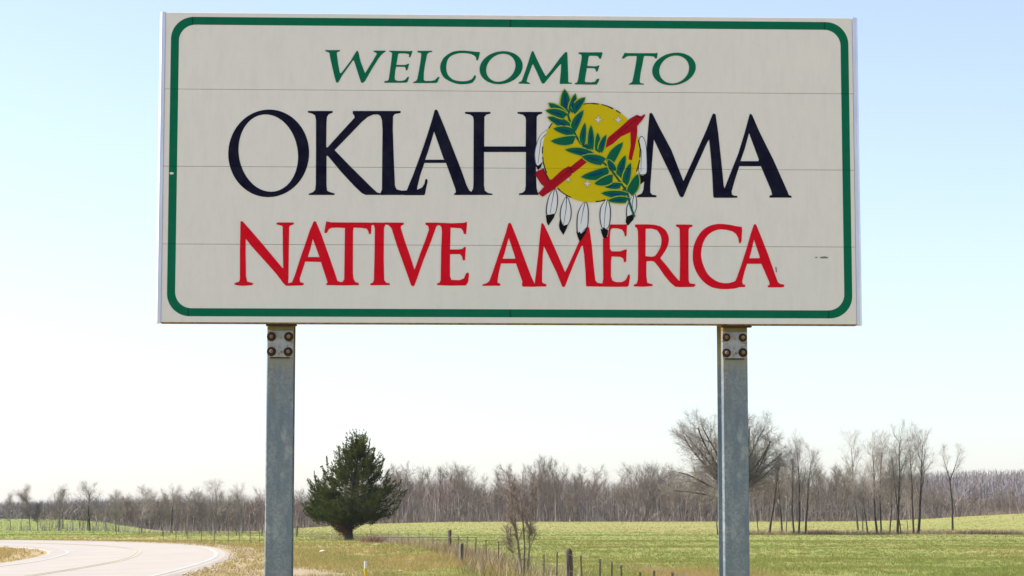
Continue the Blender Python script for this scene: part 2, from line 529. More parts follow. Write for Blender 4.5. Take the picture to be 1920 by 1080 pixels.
# road surface and painted lines: sheets, each a few mm above the one below
def strip(name, a, b_, lift, mat, parent=None, i0=0, i1=None, dash=None):
    i1 = i1 or len(CL)
    Vs, Fs = [], []
    ds = np.linspace(a, b_, 2 if b_ - a < .5 else 9)
    k = len(ds)
    for i in range(i0, i1):
        for d in ds:
            p = CL[i] + NRM[i] * d
            Vs.append((p[0], p[1], SUPER[i] * (max(d, -3.3) if d < 0 else d) + .13 + lift))
    for i in range(i1 - i0 - 1):
        for j in range(k - 1):
            q = i * k + j
            Fs.append((q, q + 1, q + k + 1, q + k))
    return mesh(name, Vs, Fs, mat, parent, smooth=True)
road = strip('road', -4.5, 3.98, .02, M['asphalt']); tag(road, kind='structure')
Vs, Fs = [], []                                       # crumbling pavement edges running down into the gravel
for i in range(len(CL)):
    for d, dz in ((-4.9, -.10), (-4.5, 0), (3.98, 0), (4.45, -.10)):
        p = CL[i] + NRM[i] * d
        Vs.append((p[0], p[1], SUPER[i] * max(d, -3.3) + .148 + dz))
for i in range(len(CL) - 1):
    for q in (0, 2): Fs.append((i * 4 + q, i * 4 + q + 1, i * 4 + q + 5, i * 4 + q + 4))
mesh('road_edge', Vs, Fs, M['gravel'], road, smooth=True)
strip('edge_line', 3.50, 3.68, .028, M['paintwhite'], road)
strip('edge_line', -3.68, -3.50, .028, M['paintwhite'], road)
strip('centre_line', -.17, -.06, .028, M['paintyellow'], road)
strip('centre_line', .06, .17, .028, M['paintyellow'], road)

# ------------------------------------------------------------------ the sign
SX, SY, SZ, YAW, SH, SW = -.00703, 13.3876, 3.69703, .0376766, 1.85269, 4.18
sign = empty('welcome_sign', (SX, SY, tz(SX, SY)), YAW)
Z0 = SZ - sign.location.z                      # height of the panel centre in the sign's own frame
tag(sign, 'large white roadside sign with green border, lettering and feathered shield emblem, on two steel posts', 'sign')
cy_, sy_ = math.cos(YAW), math.sin(YAW)
def to_sign(px, py):
    """where the sight line through a pixel meets the sign's face, in the face's own coordinates"""
    d = ray(px, py)
    n = np.array([sy_, -cy_, 0.0])
    p0 = np.array([SX, SY, SZ])
    k = ((p0 - np.array([0, 0, EYE])) @ n) / (d @ n)
    q = np.array([0, 0, EYE]) + d * k - p0
    return (q[0] * cy_ + q[1] * sy_, q[2])

class Crop:
    def __init__(s, ox, oy, sc): s.ox, s.oy, s.sc = ox, oy, sc
    def __call__(s, pts, n=5, scat=False):
        out = []
        for p in pts:
            if isinstance(p, list):
                c = catmull(np.array(p), n)
                out += [tuple(q) for q in c]
            else: out.append(p)
        return [to_sign(s.ox + x * s.sc, s.oy + y * s.sc) for x, y in out]
PX = Crop(0, 0, 1)
def ell(C, cx, cy, rx, ry, k=0.0, n=64):
    """slanted ellipse: k shears the axis"""
    return C([(cx + rx * math.cos(a) + k * ry * math.sin(a), cy - ry * math.sin(a)) for a in [2 * math.pi * i / n for i in range(n)]])
def ccw(P):
    a = sum(P[i][0] * P[(i + 1) % len(P)][1] - P[(i + 1) % len(P)][0] * P[i][1] for i in range(len(P)))
    return P if a > 0 else P[::-1]
def shape2d(add, sub=(), clip=None, folds=()):
    """union of the add outlines minus the sub outlines (inside clip): verts, triangles"""
    vs, fs = [], []
    for P in list(add) + list(sub) + ([clip] if clip else []) + list(folds):
        P = ccw(P)
        fs.append(list(range(len(vs), len(vs) + len(P))))
        vs += [Vector(p) for p in P]
    na, ns = len(add), len(sub)
    v, e, f, ov, oe, of = delaunay_2d_cdt(vs, [], fs, 1, 1e-5)
    keep = []
    for fc, o in zip(f, of):
        if any(i < na for i in o) and not any(na <= i < na + ns for i in o) and (clip is None or na + ns in o):
            keep.append(fc)
    used = sorted({i for fc in keep for i in fc})
    m_ = {i: k for k, i in enumerate(used)}
    return [v[i] for i in used], [tuple(m_[i] for i in fc) for fc in keep]
# the film dips into the groove between two panels: upper and lower slope of each dip
FOLDS = [[(-2.2, z), (2.2, z), (2.2, z + q), (-2.2, z + q)] for z in (-SH / 4, 0, SH / 4) for q in (-.0014, .0014)]
def decal(name, add, mat, layer, sub=(), clip=None, parent=None, seams=True, label=None):
    v, f = shape2d(add, list(sub), clip, FOLDS if seams else ())
    y = -.0006 - layer * .00045
    o = mesh(name, [(p[0], y + (.0035 if seams and abs(abs(p[1]) - SH / 4 * round(abs(p[1]) / (SH / 4))) < 2e-5 and abs(p[1]) < SH * .3 else 0), Z0 + p[1]) for p in v], f, mat, parent or sign)
    if label: o['label'] = label
    return o

# four extruded panels with a narrow groove between them, dark backing behind the grooves
ph = SH / 4
for i in range(4):
    z0 = -SH / 2 + i * ph
    Vv, Ff = box(-SW / 2 + .034, SW / 2 - .034, 0, .050, Z0 + z0 + .0010, Z0 + z0 + ph - .0010, .0012)
    mesh('panel', Vv, Ff, M['white'], sign)
Vv, Ff = box(-SW / 2 + .05, SW / 2 - .05, .052, .058, Z0 - SH / 2 + .01, Z0 + SH / 2 - .01)
mesh('backing_rail', Vv, Ff, M['gap'], sign)
# bare aluminium trim down both sides: a flat lip with a turned-back outer edge
for s in (-1, 1):
    xi, xo = SW / 2 - .033, SW / 2
    prof = [(xi, -.004), (xi + .020, -.004), (xo - .004, .006), (xo, .012), (xo, .060), (xi, .060)]
    Vv, Ff = [], []
    for z in (Z0 - SH / 2 - .003, Z0 + SH / 2 + .002):
        Vv += [(s * x, y, z) for x, y in prof]
    n = len(prof)
    for k in range(n): Ff.append((k, (k + 1) % n, n + (k + 1) % n, n + k))
    Ff += [tuple(range(n))[::-1], tuple(range(n, 2 * n))]
    mesh('edge_trim', Vv, Ff, M['alu'], sign)
Vv, Ff = box(-SW / 2 + .036, SW / 2 - .036, .004, .056, Z0 - SH / 2 - .006, Z0 - SH / 2 - .0005)
mesh('bottom_rail', Vv, Ff, M['rustlight'], sign)

# green border of cut film, in six lengths with dark overlaps
xl, xr = to_sign(317, 300)[0], to_sign(1594, 300)[0]
zt, zb = to_sign(957, 36.5)[1], to_sign(957, 595)[1]
th, Ro = .0475, .135
def rrect(x0, x1, z0, z1, r, n=12):
    P = []
    for cx, cz, a0 in ((x1 - r, z1 - r, 0), (x0 + r, z1 - r, 90), (x0 + r, z0 + r, 180), (x1 - r, z0 + r, 270)):
        for k in range(n + 1):
            a = R(a0 + 90 * k / n)
            P.append((cx + r * math.cos(a), cz + r * math.sin(a)))
    return P
outer = rrect(xl, xr, zb, zt, Ro)
inner = rrect(xl + th, xr - th, zb + th, zt - th, Ro - th * .8)
nick = PX([(317, 324), (321, 322.5), (326, 324), (325, 326.5), (320, 327.5)])
xa, xb, xm = to_sign(361, 40)[0], to_sign(1546, 45)[0], to_sign(957, 40)[0]
for c in ([(-2.3, -1.2), (xa, -1.2), (xa, 1.2), (-2.3, 1.2)], [(xb, -1.2), (2.3, -1.2), (2.3, 1.2), (xb, 1.2)],
          [(xa, 0), (xm, 0), (xm, 1.2), (xa, 1.2)], [(xm, 0), (xb, 0), (xb, 1.2), (xm, 1.2)],
          [(xa, -1.2), (xm, -1.2), (xm, 0), (xa, 0)], [(xm, -1.2), (xb, -1.2), (xb, 0), (xm, 0)]):
    decal('border_strip', [outer], M['green'], 0, [inner, nick], c)
for x, z0, z1 in ((xa, zt - th, zt), (xm, zt - th, zt), (xb, zt - th, zt), (xa, zb, zb + th), (xm, zb, zb + th), (xb, zb, zb + th)):
    decal('border_joint', [[(x - .003, z0), (x + .003, z0), (x + .003, z1), (x - .003, z1)]], M['green_dark'], 1)
decal('scuff_mark', [PX([(1537, 482), (1545, 480.6), (1553, 482), (1552, 484.4), (1539, 484.6)]), PX([(1528, 482), (1533, 481.5), (1532, 484), (1529, 484)])], M['scuff'], 1)
decal('scuff_mark', [PX([(1453.5, 500), (1456, 501), (1457, 511), (1454.5, 510)])], M['scuff'], 1)

# ---- lettering, traced outline by outline
A_ = Crop(600, 80, .09375); B_ = Crop(770, 80, .09375); C_ = Crop(930, 80, 220 / 1920); D_ = Crop(1150, 80, .09375)
k6 = 220 / 1251
E_ = Crop(420, 190, k6); F_ = Crop(570, 190, k6); G_ = Crop(700, 190, k6); H_ = Crop(850, 190, k6); I_ = Crop(1160, 190, k6); J_ = Crop(1300, 190, k6)
k7 = 180 / 1296
K_ = Crop(430, 400, k7); L_ = Crop(570, 400, k7); M_ = Crop(710, 400, k7); N_ = Crop(890, 400, k7); O_ = Crop(1030, 400, k7); P_ = Crop(1160, 400, k7); Q_ = Crop(1290, 400, 200 / 1440)
lay = [2]
def letter(ch, word, add, mat, sub=()):
    lay[0] = 2 if lay[0] == 3 else 3
    decal('letter', add, M[mat], lay[0], sub, label=f'{ {"navy": "dark navy"}.get(mat, mat) } letter {ch} of the word {word}')
def e_like(C, P): return [C(P)]

letter('W', 'WELCOME', [A_([(105,148),(250,151),(395,148),(398,170),(370,182),(338,195),(338,230),(362,420),(393,590),(412,618),(440,590),(610,370),(690,235),(735,162),(762,172),(775,215),(812,380),(862,510),(900,608),(912,595),(1060,360),(1135,228),(1128,205),(1085,188),(1068,172),(1080,160),(1312,160),(1315,178),(1262,212),(1215,258),(1165,325),(1040,525),(905,762),(872,797),(845,806),(822,797),(770,640),(680,358),(660,358),(440,662),(372,787),(345,804),(322,792),(285,660),(210,330),(190,215),(175,195),(130,182),(106,165)])], 'green')
letter('E', 'WELCOME', [A_([(1385,162),(1600,165),(1790,170),(1845,162),(1848,180),(1822,260),(1800,298),(1775,285),(1785,245),(1760,224),(1690,216),(1578,216),(1562,235),(1547,330),(1527,445),(1640,447),(1710,445),(1755,425),(1782,420),(1780,440),(1755,530),(1740,558),(1712,548),(1715,510),(1690,485),(1522,483),(1507,560),(1492,700),(1502,745),(1560,766),(1650,763),(1710,738),(1745,690),(1775,675),(1775,720),(1755,775),(1735,797),(1650,803),(1440,803),(1290,803),(1282,785),(1300,768),(1350,763),(1375,738),(1395,600),(1430,330),(1443,215),(1420,190),(1386,180)])], 'green')
letter('L', 'WELCOME', [B_([(135,164),(430,164),(430,185),(372,196),(332,226),(317,290),(287,440),(264,600),(260,740),(287,766),(400,766),(480,753),(520,715),(540,690),(580,688),(560,730),(540,787),(510,807),(300,810),(65,810),(42,800),(60,785),(110,766),(135,720),(160,590),(195,390),(213,240),(203,207),(138,195)])], 'green')
letter('C', 'WELCOME', [B_([(1380,187),(1382,215),(1360,310),(1340,360),(1310,347),(1310,302),(1270,257),(1200,227),[(1120,213),(1000,210),(900,228),(800,274),(742,342),(716,440),(714,540),(738,628),(792,698),(870,748),(980,770),(1100,770),(1200,743),(1250,700)],(1270,658),(1300,655),(1305,692),(1285,742),(1240,797),[(1190,817),(1080,831),(960,829),(850,801),(750,756),(660,691),(605,591),(590,490),(608,400),(658,310),(738,240),(830,188),(930,166),(1050,159),(1200,171),(1300,184)]])], 'green')
letter('O', 'WELCOME', [ell(PX, 939.6, 127.0, 40.2, 31.0, .14)], 'green', [ell(PX, 939.0, 127.1, 27.0, 26.2, .18)])
letter('M', 'WELCOME', [C_([(590,138),(612,142),(627,175),(682,300),(762,458),(810,543),(822,546),(900,453),(1050,248),(1125,163),(1150,152),(1167,163),(1172,300),(1180,500),(1182,640),(1197,653),(1237,654),(1240,674),(1048,677),(1043,650),(1058,500),(1066,352),(1050,357),(900,533),(790,667),(765,671),(743,652),(678,502),(610,358),(595,358),(562,450),(512,590),(502,630),(512,645),(552,658),(552,677),(372,670),(370,650),(408,638),(428,610),(478,470),(528,320),(573,175)])], 'green')
letter('E', 'WELCOME', [C_([(1350,168),(1360,158),(1500,160),(1690,158),(1737,158),(1742,180),(1717,262),(1695,268),(1670,227),(1640,217),(1527,215),(1512,250),(1492,380),(1600,388),(1650,385),(1665,375),(1690,375),(1687,395),(1662,470),(1633,475),(1630,440),(1605,420),(1487,417),(1467,530),(1452,630),(1472,646),(1560,650),(1620,638),(1650,595),(1692,590),(1677,640),(1647,687),(1500,687),(1298,684),(1283,665),(1328,650),(1343,600),(1368,450),(1398,280),(1403,212),(1388,192),(1352,187)])], 'green')
letter('T', 'TO', [D_([(228,203),(270,209),(600,211),(840,211),(887,203),(882,250),(872,310),(850,325),(825,302),(810,279),(720,269),(622,266),(607,292),(582,430),(547,600),(527,760),(532,798),(555,813),(607,818),(607,840),(318,840),(303,825),(350,808),(380,778),(398,700),(433,520),(463,340),(468,269),(300,269),(247,289),(217,318),(180,320),(170,302),(193,270),(213,225)])], 'green')
letter('O', 'TO', [ell(D_, 1213, 528, 432, 327, .17)], 'green', [ell(D_, 1216, 537, 296, 278, .13)])

letter('O', 'OKLAHOMA', [ell(E_, 476.5, 555, 431, 467, .01, 80)], 'navy', [ell(E_, 472.5, 552, 316, 412, -.07, 80)])
letter('K', 'OKLAHOMA', [F_([(42,103),(306,103),(306,122),(264,137),(245,165),(240,220),(237,486),(250,493),(400,327),(538,177),(538,157),(520,132),(520,103),(792,103),(792,140),(735,143),(680,167),(620,217),(480,362),(326,520),(480,680),(640,838),(720,918),(780,973),(828,984),(828,998),(660,998),(620,982),(540,907),(400,757),(250,577),(240,590),(240,900),(247,955),(282,970),(325,982),(325,999),(50,999),(52,985),(95,970),(120,943),(126,880),(128,500),(128,200),(119,150),(90,132),(42,120)])], 'navy')
letter('L', 'OKLAHOMA', [F_([(790,103),(1030,103),(1030,125),(967,136),(950,160),(947,300),(957,600),(970,900),(987,938),(1040,953),(1112,948),(1112,999),(800,999),(800,984),(815,980),(831,940),(834,600),(837,300),(831,200),(815,157),(790,141)]), G_([(330,957),(360,954),(470,943),(520,918),(545,880),(555,830),(572,828),(580,850),(562,930),(552,985),(542,1001),(330,1001)])], 'navy')
letter('A', 'OKLAHOMA', [G_([(653,97),(668,87),(684,97),(762,285),(852,515),(942,745),(992,890),(1022,950),(1057,975),(1057,999),(860,999),(863,985),(881,970),(873,930),(775,657),(545,657),(502,780),(470,908),(466,945),(456,999),(348,999),(358,945),(418,800),(478,640),(528,500),(588,320),(628,190)])], 'navy', [G_([(648,322),(748,608),(757,623),(552,623),(582,540),(622,410)])])
letter('H', 'OKLAHOMA', [H_([(125,113),(396,113),(396,131),(352,143),(331,165),(329,481),(771,481),(774,200),(767,167),(740,142),(684,131),(686,113),(947,113),(947,131),(907,143),(889,165),(887,400),(880,700),(887,920),(897,963),(907,983),(907,999),(700,999),(700,984),(740,973),(764,950),(771,900),(774,541),(327,541),(327,900),(337,953),(367,976),(417,986),(417,999),(160,999),(164,980),(194,963),(211,930),(214,880),(217,200),(209,162),(180,142),(125,131)])], 'navy')
letter('M', 'OKLAHOMA', [I_([(328,132),(345,121),(362,136),(430,273),(562,520),(690,850),(800,608),(930,318),(1000,140),(1015,129),(1033,140),(1060,330),(1092,620),(1120,900),(1132,945),(1132,1029),(1018,1029),(1008,1010),(998,800),(983,600),(964,407),(942,442),(852,642),(762,842),(692,1012),(680,1023),(665,1023),(648,1005),(558,792),(448,562),(375,407),(367,500),(352,700),(337,900),(337,973),(357,996),(402,1003),(402,1023),(190,1023),(200,1004),(245,984),(262,948),(285,750),(297,520),(308,350)])], 'navy')
letter('A', 'OKLAHOMA', [J_([(600,138),(612,133),(627,146),(702,320),(852,620),(1003,960),(1018,1000),(1047,1010),(1047,1027),(810,1027),(813,1006),(840,998),(829,950),(720,692),(490,692),(442,840),(408,960),(412,993),(432,1006),(468,1008),(468,1029),(318,1029),(328,940),(398,760),(478,560),(548,330)])], 'navy', [J_([(593,338),(698,622),(693,638),(502,638),(547,510)])])

letter('N', 'NATIVE', [K_([(150,109),(178,106),(202,133),(302,245),(452,420),(602,600),(720,742),(727,738),(722,500),(720,180),(705,167),(640,152),(633,135),(660,123),(850,123),(877,130),(862,154),(817,167),(808,190),(803,500),(798,880),(793,935),(803,943),(803,979),(763,977),(728,942),(638,822),(478,642),(298,442),(222,342),(220,500),(225,850),(242,923),(302,936),(327,950),(307,970),(180,980),(88,970),(63,950),(98,933),(133,923),(143,880),(143,500),(148,250)])], 'red')
letter('A', 'NATIVE', [L_([(128,115),(142,106),(162,112),(232,280),(332,560),(422,820),(452,913),(500,930),(500,973),(303,970),(298,952),(318,935),(308,900),(228,657),(17,652),(-18,760),(-58,880),(-53,928),(-3,943),(0,962),(-23,974),(-212,979),(-212,944),(-162,930),(-122,830),(-52,610),(18,410),(78,230)])], 'red', [L_([(120,347),(203,575),(208,590),(52,590),(87,480)])])
letter('T', 'NATIVE', [L_([(300,108),(330,114),(360,121),(600,124),(830,124),(928,128),(928,158),(910,165),(907,250),(902,282),(876,280),(868,242),(845,208),(780,198),(672,193),(662,232),(660,800),(667,880),(692,928),(742,943),(742,970),(520,974),(495,972),(495,930),(523,923),(543,890),(548,500),(553,198),(440,193),(370,198),(337,213),(307,267),(273,264),(276,240),(288,170)])], 'red')
letter('I', 'NATIVE', [L_([(925,124),(1098,126),(1098,168),(1087,175),(1080,210),(1077,600),(1082,900),(1112,938),(1157,943),(1157,970),(898,972),(893,950),(928,936),(943,900),(953,500),(956,200),(943,162),(925,154)])], 'red')
letter('V', 'NATIVE', [M_([(88,124),(337,126),(342,148),(302,170),(297,195),(352,370),(422,570),(480,753),(490,748),(558,550),(638,340),(678,220),(668,172),(630,152),(633,126),(795,126),(795,165),(777,182),(702,390),(602,640),(522,870),(482,977),(460,987),(438,972),(378,800),(248,440),(173,200),(130,157),(88,152)])], 'red')
letter('E', 'NATIVE', [M_([(790,126),(1000,134),(1150,128),(1192,113),(1192,160),(1180,282),(1150,280),(1140,237),(1110,203),(972,193),(970,240),(964,488),(1080,488),(1135,478),(1155,453),(1177,458),(1172,530),(1167,632),(1138,637),(1123,580),(1095,552),(964,552),(962,700),(964,850),(982,898),(1090,903),(1150,878),(1180,808),(1212,798),(1220,830),(1207,930),(1177,974),(950,977),(793,970),(783,950),(823,933),(836,900),(843,500),(853,250),(848,190),(830,167),(790,157)])], 'red')
letter('A', 'AMERICA', [N_([(453,140),(472,126),(492,142),(572,340),(682,640),(762,850),(802,935),(812,958),(812,992),(648,990),(638,968),(643,920),(558,677),(355,677),(322,820),(307,933),(347,953),(347,977),(108,980),(103,962),(163,943),(198,915),(248,780),(328,540),(418,270)])], 'red', [N_([(460,332),(548,600),(543,613),(377,613),(402,540),(432,430)])])
letter('M', 'AMERICA', [O_([(-108,138),(-90,133),(-70,158),(2,310),(112,560),(212,793),(250,718),(350,498),(420,338),(500,188),(520,178),(540,200),(572,420),(597,700),(622,908),(650,938),(715,948),(715,990),(498,987),(493,950),(488,800),(468,550),(449,432),(435,442),(372,582),(282,802),(212,987),(190,997),(173,987),(98,802),(-2,592),(-74,442),(-88,560),(-98,800),(-98,928),(-83,943),(-38,958),(-43,987),(-200,990),(-196,930),(-182,820),(-152,560),(-127,300)])], 'red')
letter('E', 'AMERICA', [O_([(818,150),(1000,150),(1052,148),(1047,200),(1042,300),(1020,317),(1008,262),(983,222),(920,203),(850,203),(827,222),(817,300),(817,478),(842,513),(960,513),(1010,493),(1047,486),(1042,540),(1037,652),(1008,662),(998,612),(960,588),(842,583),(832,650),(832,850),(852,908),(900,928),(980,928),(1033,898),(1063,828),(1087,828),(1087,870),(1072,972),(1052,992),(760,992),(705,987),(705,955),(719,933),(728,880),(723,500),(723,340),(743,330),(788,310),(798,250),(803,200)])], 'red')
letter('R', 'AMERICA', [P_([(220,152),(240,149),(400,149),(480,154),[(562,174),(633,229),(672,310),(674,390),(642,482),(572,592),(562,607)],(642,700),(742,828),(812,908),(832,918),(822,996),(765,992),(698,937),(618,842),(538,722),(478,652),(440,644),(382,647),(374,662),(374,850),(387,938),(457,958),(457,982),(330,992),(203,987),(201,965),(243,948),(258,900),(263,600),(260,250),(248,202),(220,180)])], 'red', [P_([(365,208),(450,208),[(518,228),(562,292),(577,370),(562,458),(518,538),(488,577)],(440,587),(362,577)])])
letter('I', 'AMERICA', [P_([(768,158),(790,150),(985,153),(1002,165),(987,184),(957,192),(944,220),(942,600),(944,900),(957,943),(1032,956),(1037,975),(1012,994),(812,997),(823,900),(828,600),(823,222),(813,192),(783,184)])], 'red')
letter('C', 'AMERICA', [Q_([(727,183),(730,240),(722,380),(700,412),(686,392),(678,332),(648,279),(600,244),[(520,224),(420,219),(322,254),(253,313),(203,402),(178,520),(183,620),(218,728),(273,828),(362,902),(450,937),(540,942),(612,925)],(680,890),(680,1003),[(620,1017),(500,1024),(400,1017),(298,987),(198,912),(118,802),(73,682),(63,560),(78,440),(128,320),(208,219),(310,163),(420,143),(550,153),(650,173)]])], 'red')
letter('A', 'AMERICA', [Q_([(888,155),(905,143),(922,158),(992,330),(1082,560),(1162,790),(1212,928),(1242,953),(1297,963),(1297,992),(1270,1000),(1083,1000),(1073,985),(1103,960),(1093,920),(990,682),(797,682),(762,790),(730,920),(742,958),(772,968),(772,994),(660,1000),(640,985),(632,930),(658,870),(718,700),(798,450),(848,270)])], 'red', [Q_([(890,353),(968,590),(963,606),(827,606),(852,520)])])

# ---- the shield emblem
W5 = Crop(980, 150, 260 / 906); R5 = Crop(980, 300, 240 / 1620)
emblem = decal('emblem', [ell(PX, 1108.6, 286.5, 92.3, 93.0, 0, 72)], M['yellow'], 7)
ring = []
random.seed(5)
a = 0.0
while a < 360:
    ln = random.uniform(6, 22)
    if random.random() < .72 and not (150 < a < 160):
        ring.append([(1108.6 + r * math.cos(R(q)), 286.5 - r * 1.007 * math.sin(R(q))) for r, q in
                     [(92.6, a + ln * k / 4) for k in range(5)] + [(91.0 - random.random(), a + ln * k / 4) for k in range(4, -1, -1)]])
    a += ln + random.uniform(2, 9)
for i, P in enumerate(ring):
    decal('shield_rim', [PX(P)], M['navy'], 8, parent=emblem)
def cross(cx, cy, r):
    P = []
    for k in range(8):
        rr = r if k % 2 == 0 else r * .36
        P.append((cx + rr * math.sin(k * math.pi / 4), cy - rr * math.cos(k * math.pi / 4)))
    return P
for cx, cy, r in ((1121.6, 224.8, 8.2), (1159.2, 224.8, 7.8), (1101.2, 344.5, 8.0), (1065.5, 337, 5.5)):
    decal('cross_outline', [PX(cross(cx, cy, r + 1.5))], M['grey'], 8.4, parent=emblem)
    decal('cross_mark', [PX(cross(cx, cy, r))], M['cream'], 9, parent=emblem)

def feather(C, body, quill, tip, ins=.80):
    B = np.array(body, float)
    sm = catmull(B, 6, closed=True)
    cen = sm.mean(0)
    inn = cen + (sm - cen) * np.array([ins, .955])
    decal('feather_outline', [C([tuple(p) for p in sm])], M['grey'], 4, parent=emblem)
    f = decal('feather', [C([tuple(p) for p in inn])], M['plume'], 5, parent=emblem)
    Qm = np.array(quill, float)
    wq = 5.5 * (240 / 1620) / C.sc
    P = [(x - wq * (1 - .6 * i / (len(Qm) - 1)), y) for i, (x, y) in enumerate(Qm)] + [(x + wq * (1 - .6 * i / (len(Qm) - 1)), y) for i, (x, y) in list(enumerate(Qm))[::-1]]
    decal('feather_quill', [C(P)], M['black'], 5.6, parent=emblem)
    decal('feather_tip', [C(tip)], M['black'], 6.2, parent=emblem)
feather(R5, [(405,360),(330,460),(294,600),(298,695),(350,700),(410,685),(440,590),(448,480),(432,400)], [(405,355),(385,460),(345,680)], [(292,702),(345,690),(412,678),(395,730),(325,832),(305,790)])
feather(R5, [(555,462),(495,560),(470,660),(474,760),(520,845),(575,820),(612,740),(620,640),(600,540)], [(556,450),(550,620),(515,830)], [(472,745),(492,800),(520,832),(545,822),(577,815),(550,880),(514,950),(470,880),(458,830)])
feather(R5, [(795,520),(720,610),(685,720),(682,900),(720,950),(775,890),(825,840),(836,720),(832,600)], [(797,505),(765,640),(735,810)], [(677,902),(700,930),(718,905),(737,935),(775,905),(828,835),(800,920),(760,985),(722,1038),(695,970)])
feather(R5, [(1072,495),(1005,560),(975,640),(974,760),(1000,860),(1040,880),(1090,850),(1115,740),(1113,600)], [(1074,488),(1045,640),(1028,870)], [(985,870),(1008,880),(1025,846),(1048,872),(1082,888),(1075,940),(1055,992),(1020,985),(1000,930)])
feather(R5, [(1405,430),(1350,520),(1312,600),(1310,720),(1350,740),(1400,700),(1440,620),(1447,520),(1430,440)], [(1410,425),(1385,560),(1395,690)], [(1310,718),(1345,705),(1385,690),(1422,690),(1402,752),(1332,832),(1303,790)])
feather(W5, [(170,325),(125,350),(95,400),(76,480),(84,550),(104,565),(130,540),(140,460),(150,380)], [(172,330),(120,390),(100,545)], [(78,545),(98,562),(132,535),(118,572),(100,590)], .86)
feather(W5, [(762,380),(756,450),(756,540),(760,610),(786,622),(812,605),(812,500),(806,420),(785,370)], [(758,395),(775,470),(772,605)], [(752,618),(785,626),(815,608),(797,660),(766,685)], .86)

# the long red pipe
pipe = decal('ceremonial_pipe', [W5([(100,742),(130,764),(200,717),(320,622),(318,590),(300,563),(255,590),(190,650),(172,652),(132,580),(90,598),(83,622),(120,680),(140,697)]),
    W5([(312,568),(400,498),(432,528),(330,610),(318,590)]),
    W5([(546,402),(560,375),(640,308),(700,253),(745,228),(772,238),(797,223),(800,233),(782,262),(748,302),(748,345),(733,440),(712,527),(693,520),(693,500),(705,430),(703,342),(640,372),(590,417),(540,446)])], M['red2'], 9.6, parent=emblem)
for P in ([(300,565),(312,568),(330,608),(318,612)], [(128,580),(136,578),(176,652),(168,660)], [(180,690),(188,684),(300,590),(306,596)], [(560,400),(564,404),(742,262),(738,258)], [(742,238),(750,232),(778,250),(774,258)]):
    decal('pipe_band', [W5(P)], M['maroon'], 10, parent=emblem)

# the olive branch: stem and leaves
def lens(b, tp, wd, bend=0.0, n=7):
    b, tp = np.array(b, float), np.array(tp, float)
    d = tp - b; L = np.linalg.norm(d); u = d / L; v = np.array([-u[1], u[0]])
    up, lo = [], []
    for i in range(n + 1):
        s = i / n
        h = wd / 2 * (math.sin(math.pi * min(1, .10 + .90 * s) ** .8)) ** .65
        c = b + d * s + v * bend * math.sin(math.pi * s)
        up.append(tuple(c + v * h)); lo.append(tuple(c - v * h))
    return up + lo[::-1][1:-1]
stemP = catmull(np.array([(285,190),(308,270),(340,350),(390,430),(470,500),(555,565),(620,645),(680,735),(700,810),(730,895)], float), 5)
tg = np.gradient(stemP, axis=0); tg /= np.linalg.norm(tg, axis=1, keepdims=True)
nr = np.stack([-tg[:, 1], tg[:, 0]], 1)
decal('branch_stem', [W5([tuple(p) for p in stemP + nr * 7] + [tuple(p) for p in (stemP - nr * 7)[::-1]])], M['leafgreen'], 10.6, parent=emblem)
LEAVES = [((286,225),(273,62),66,0),((312,215),(345,90),42,0),((325,215),(408,115),50,-6),((285,235),(168,152),52,0),((290,240),(150,200),50,5),((318,320),(163,243),58,6),
          ((345,350),(200,318),54,4),((350,385),(183,400),56,-8),((326,335),(398,198),50,-8),((390,425),(408,280),40,-4),((445,460),(446,295),42,0),((492,480),(490,345),40,0),((505,475),(545,358),38,-4),
          ((465,495),(275,457),50,8),((540,535),(385,500),62,0),((555,560),(655,408),58,-8),((628,640),(672,492),50,-6),((668,690),(705,542),48,-4),((575,590),(380,635),66,-10),((595,635),(468,680),56,-6),
          ((650,690),(528,695),42,0),((685,755),(512,740),50,0),((692,785),(555,790),42,4),((695,750),(753,615),62,6),((600,600),(555,520),44,0),((440,470),(380,400),36,0)]
for i, (b_, t_, wd, bend) in enumerate(LEAVES):
    ly = 11 + (i % 5) * .5
    bo, to_ = np.array(b_, float), np.array(t_, float)
    decal('leaf_edge', [W5(lens(tuple(bo), tuple(to_ + (to_ - bo) * .04), wd * 1.12 + 9, bend))], M['leafedge'], ly - .25, parent=emblem)
    lf = decal('olive_leaf', [W5(lens(b_, t_, wd * 1.03, bend))], M['leafgreen'], ly, parent=emblem)
    bb = np.array(b_) + (np.array(t_) - np.array(b_)) * .22; tt = np.array(b_) + (np.array(t_) - np.array(b_)) * .80
    if i % 4 != 3:
        decal('leaf_stripe', [W5(lens(tuple(bb), tuple(tt), wd * .30, bend * .5))], M['leafblue'], 13.6 + (i % 3) * .3, parent=emblem)

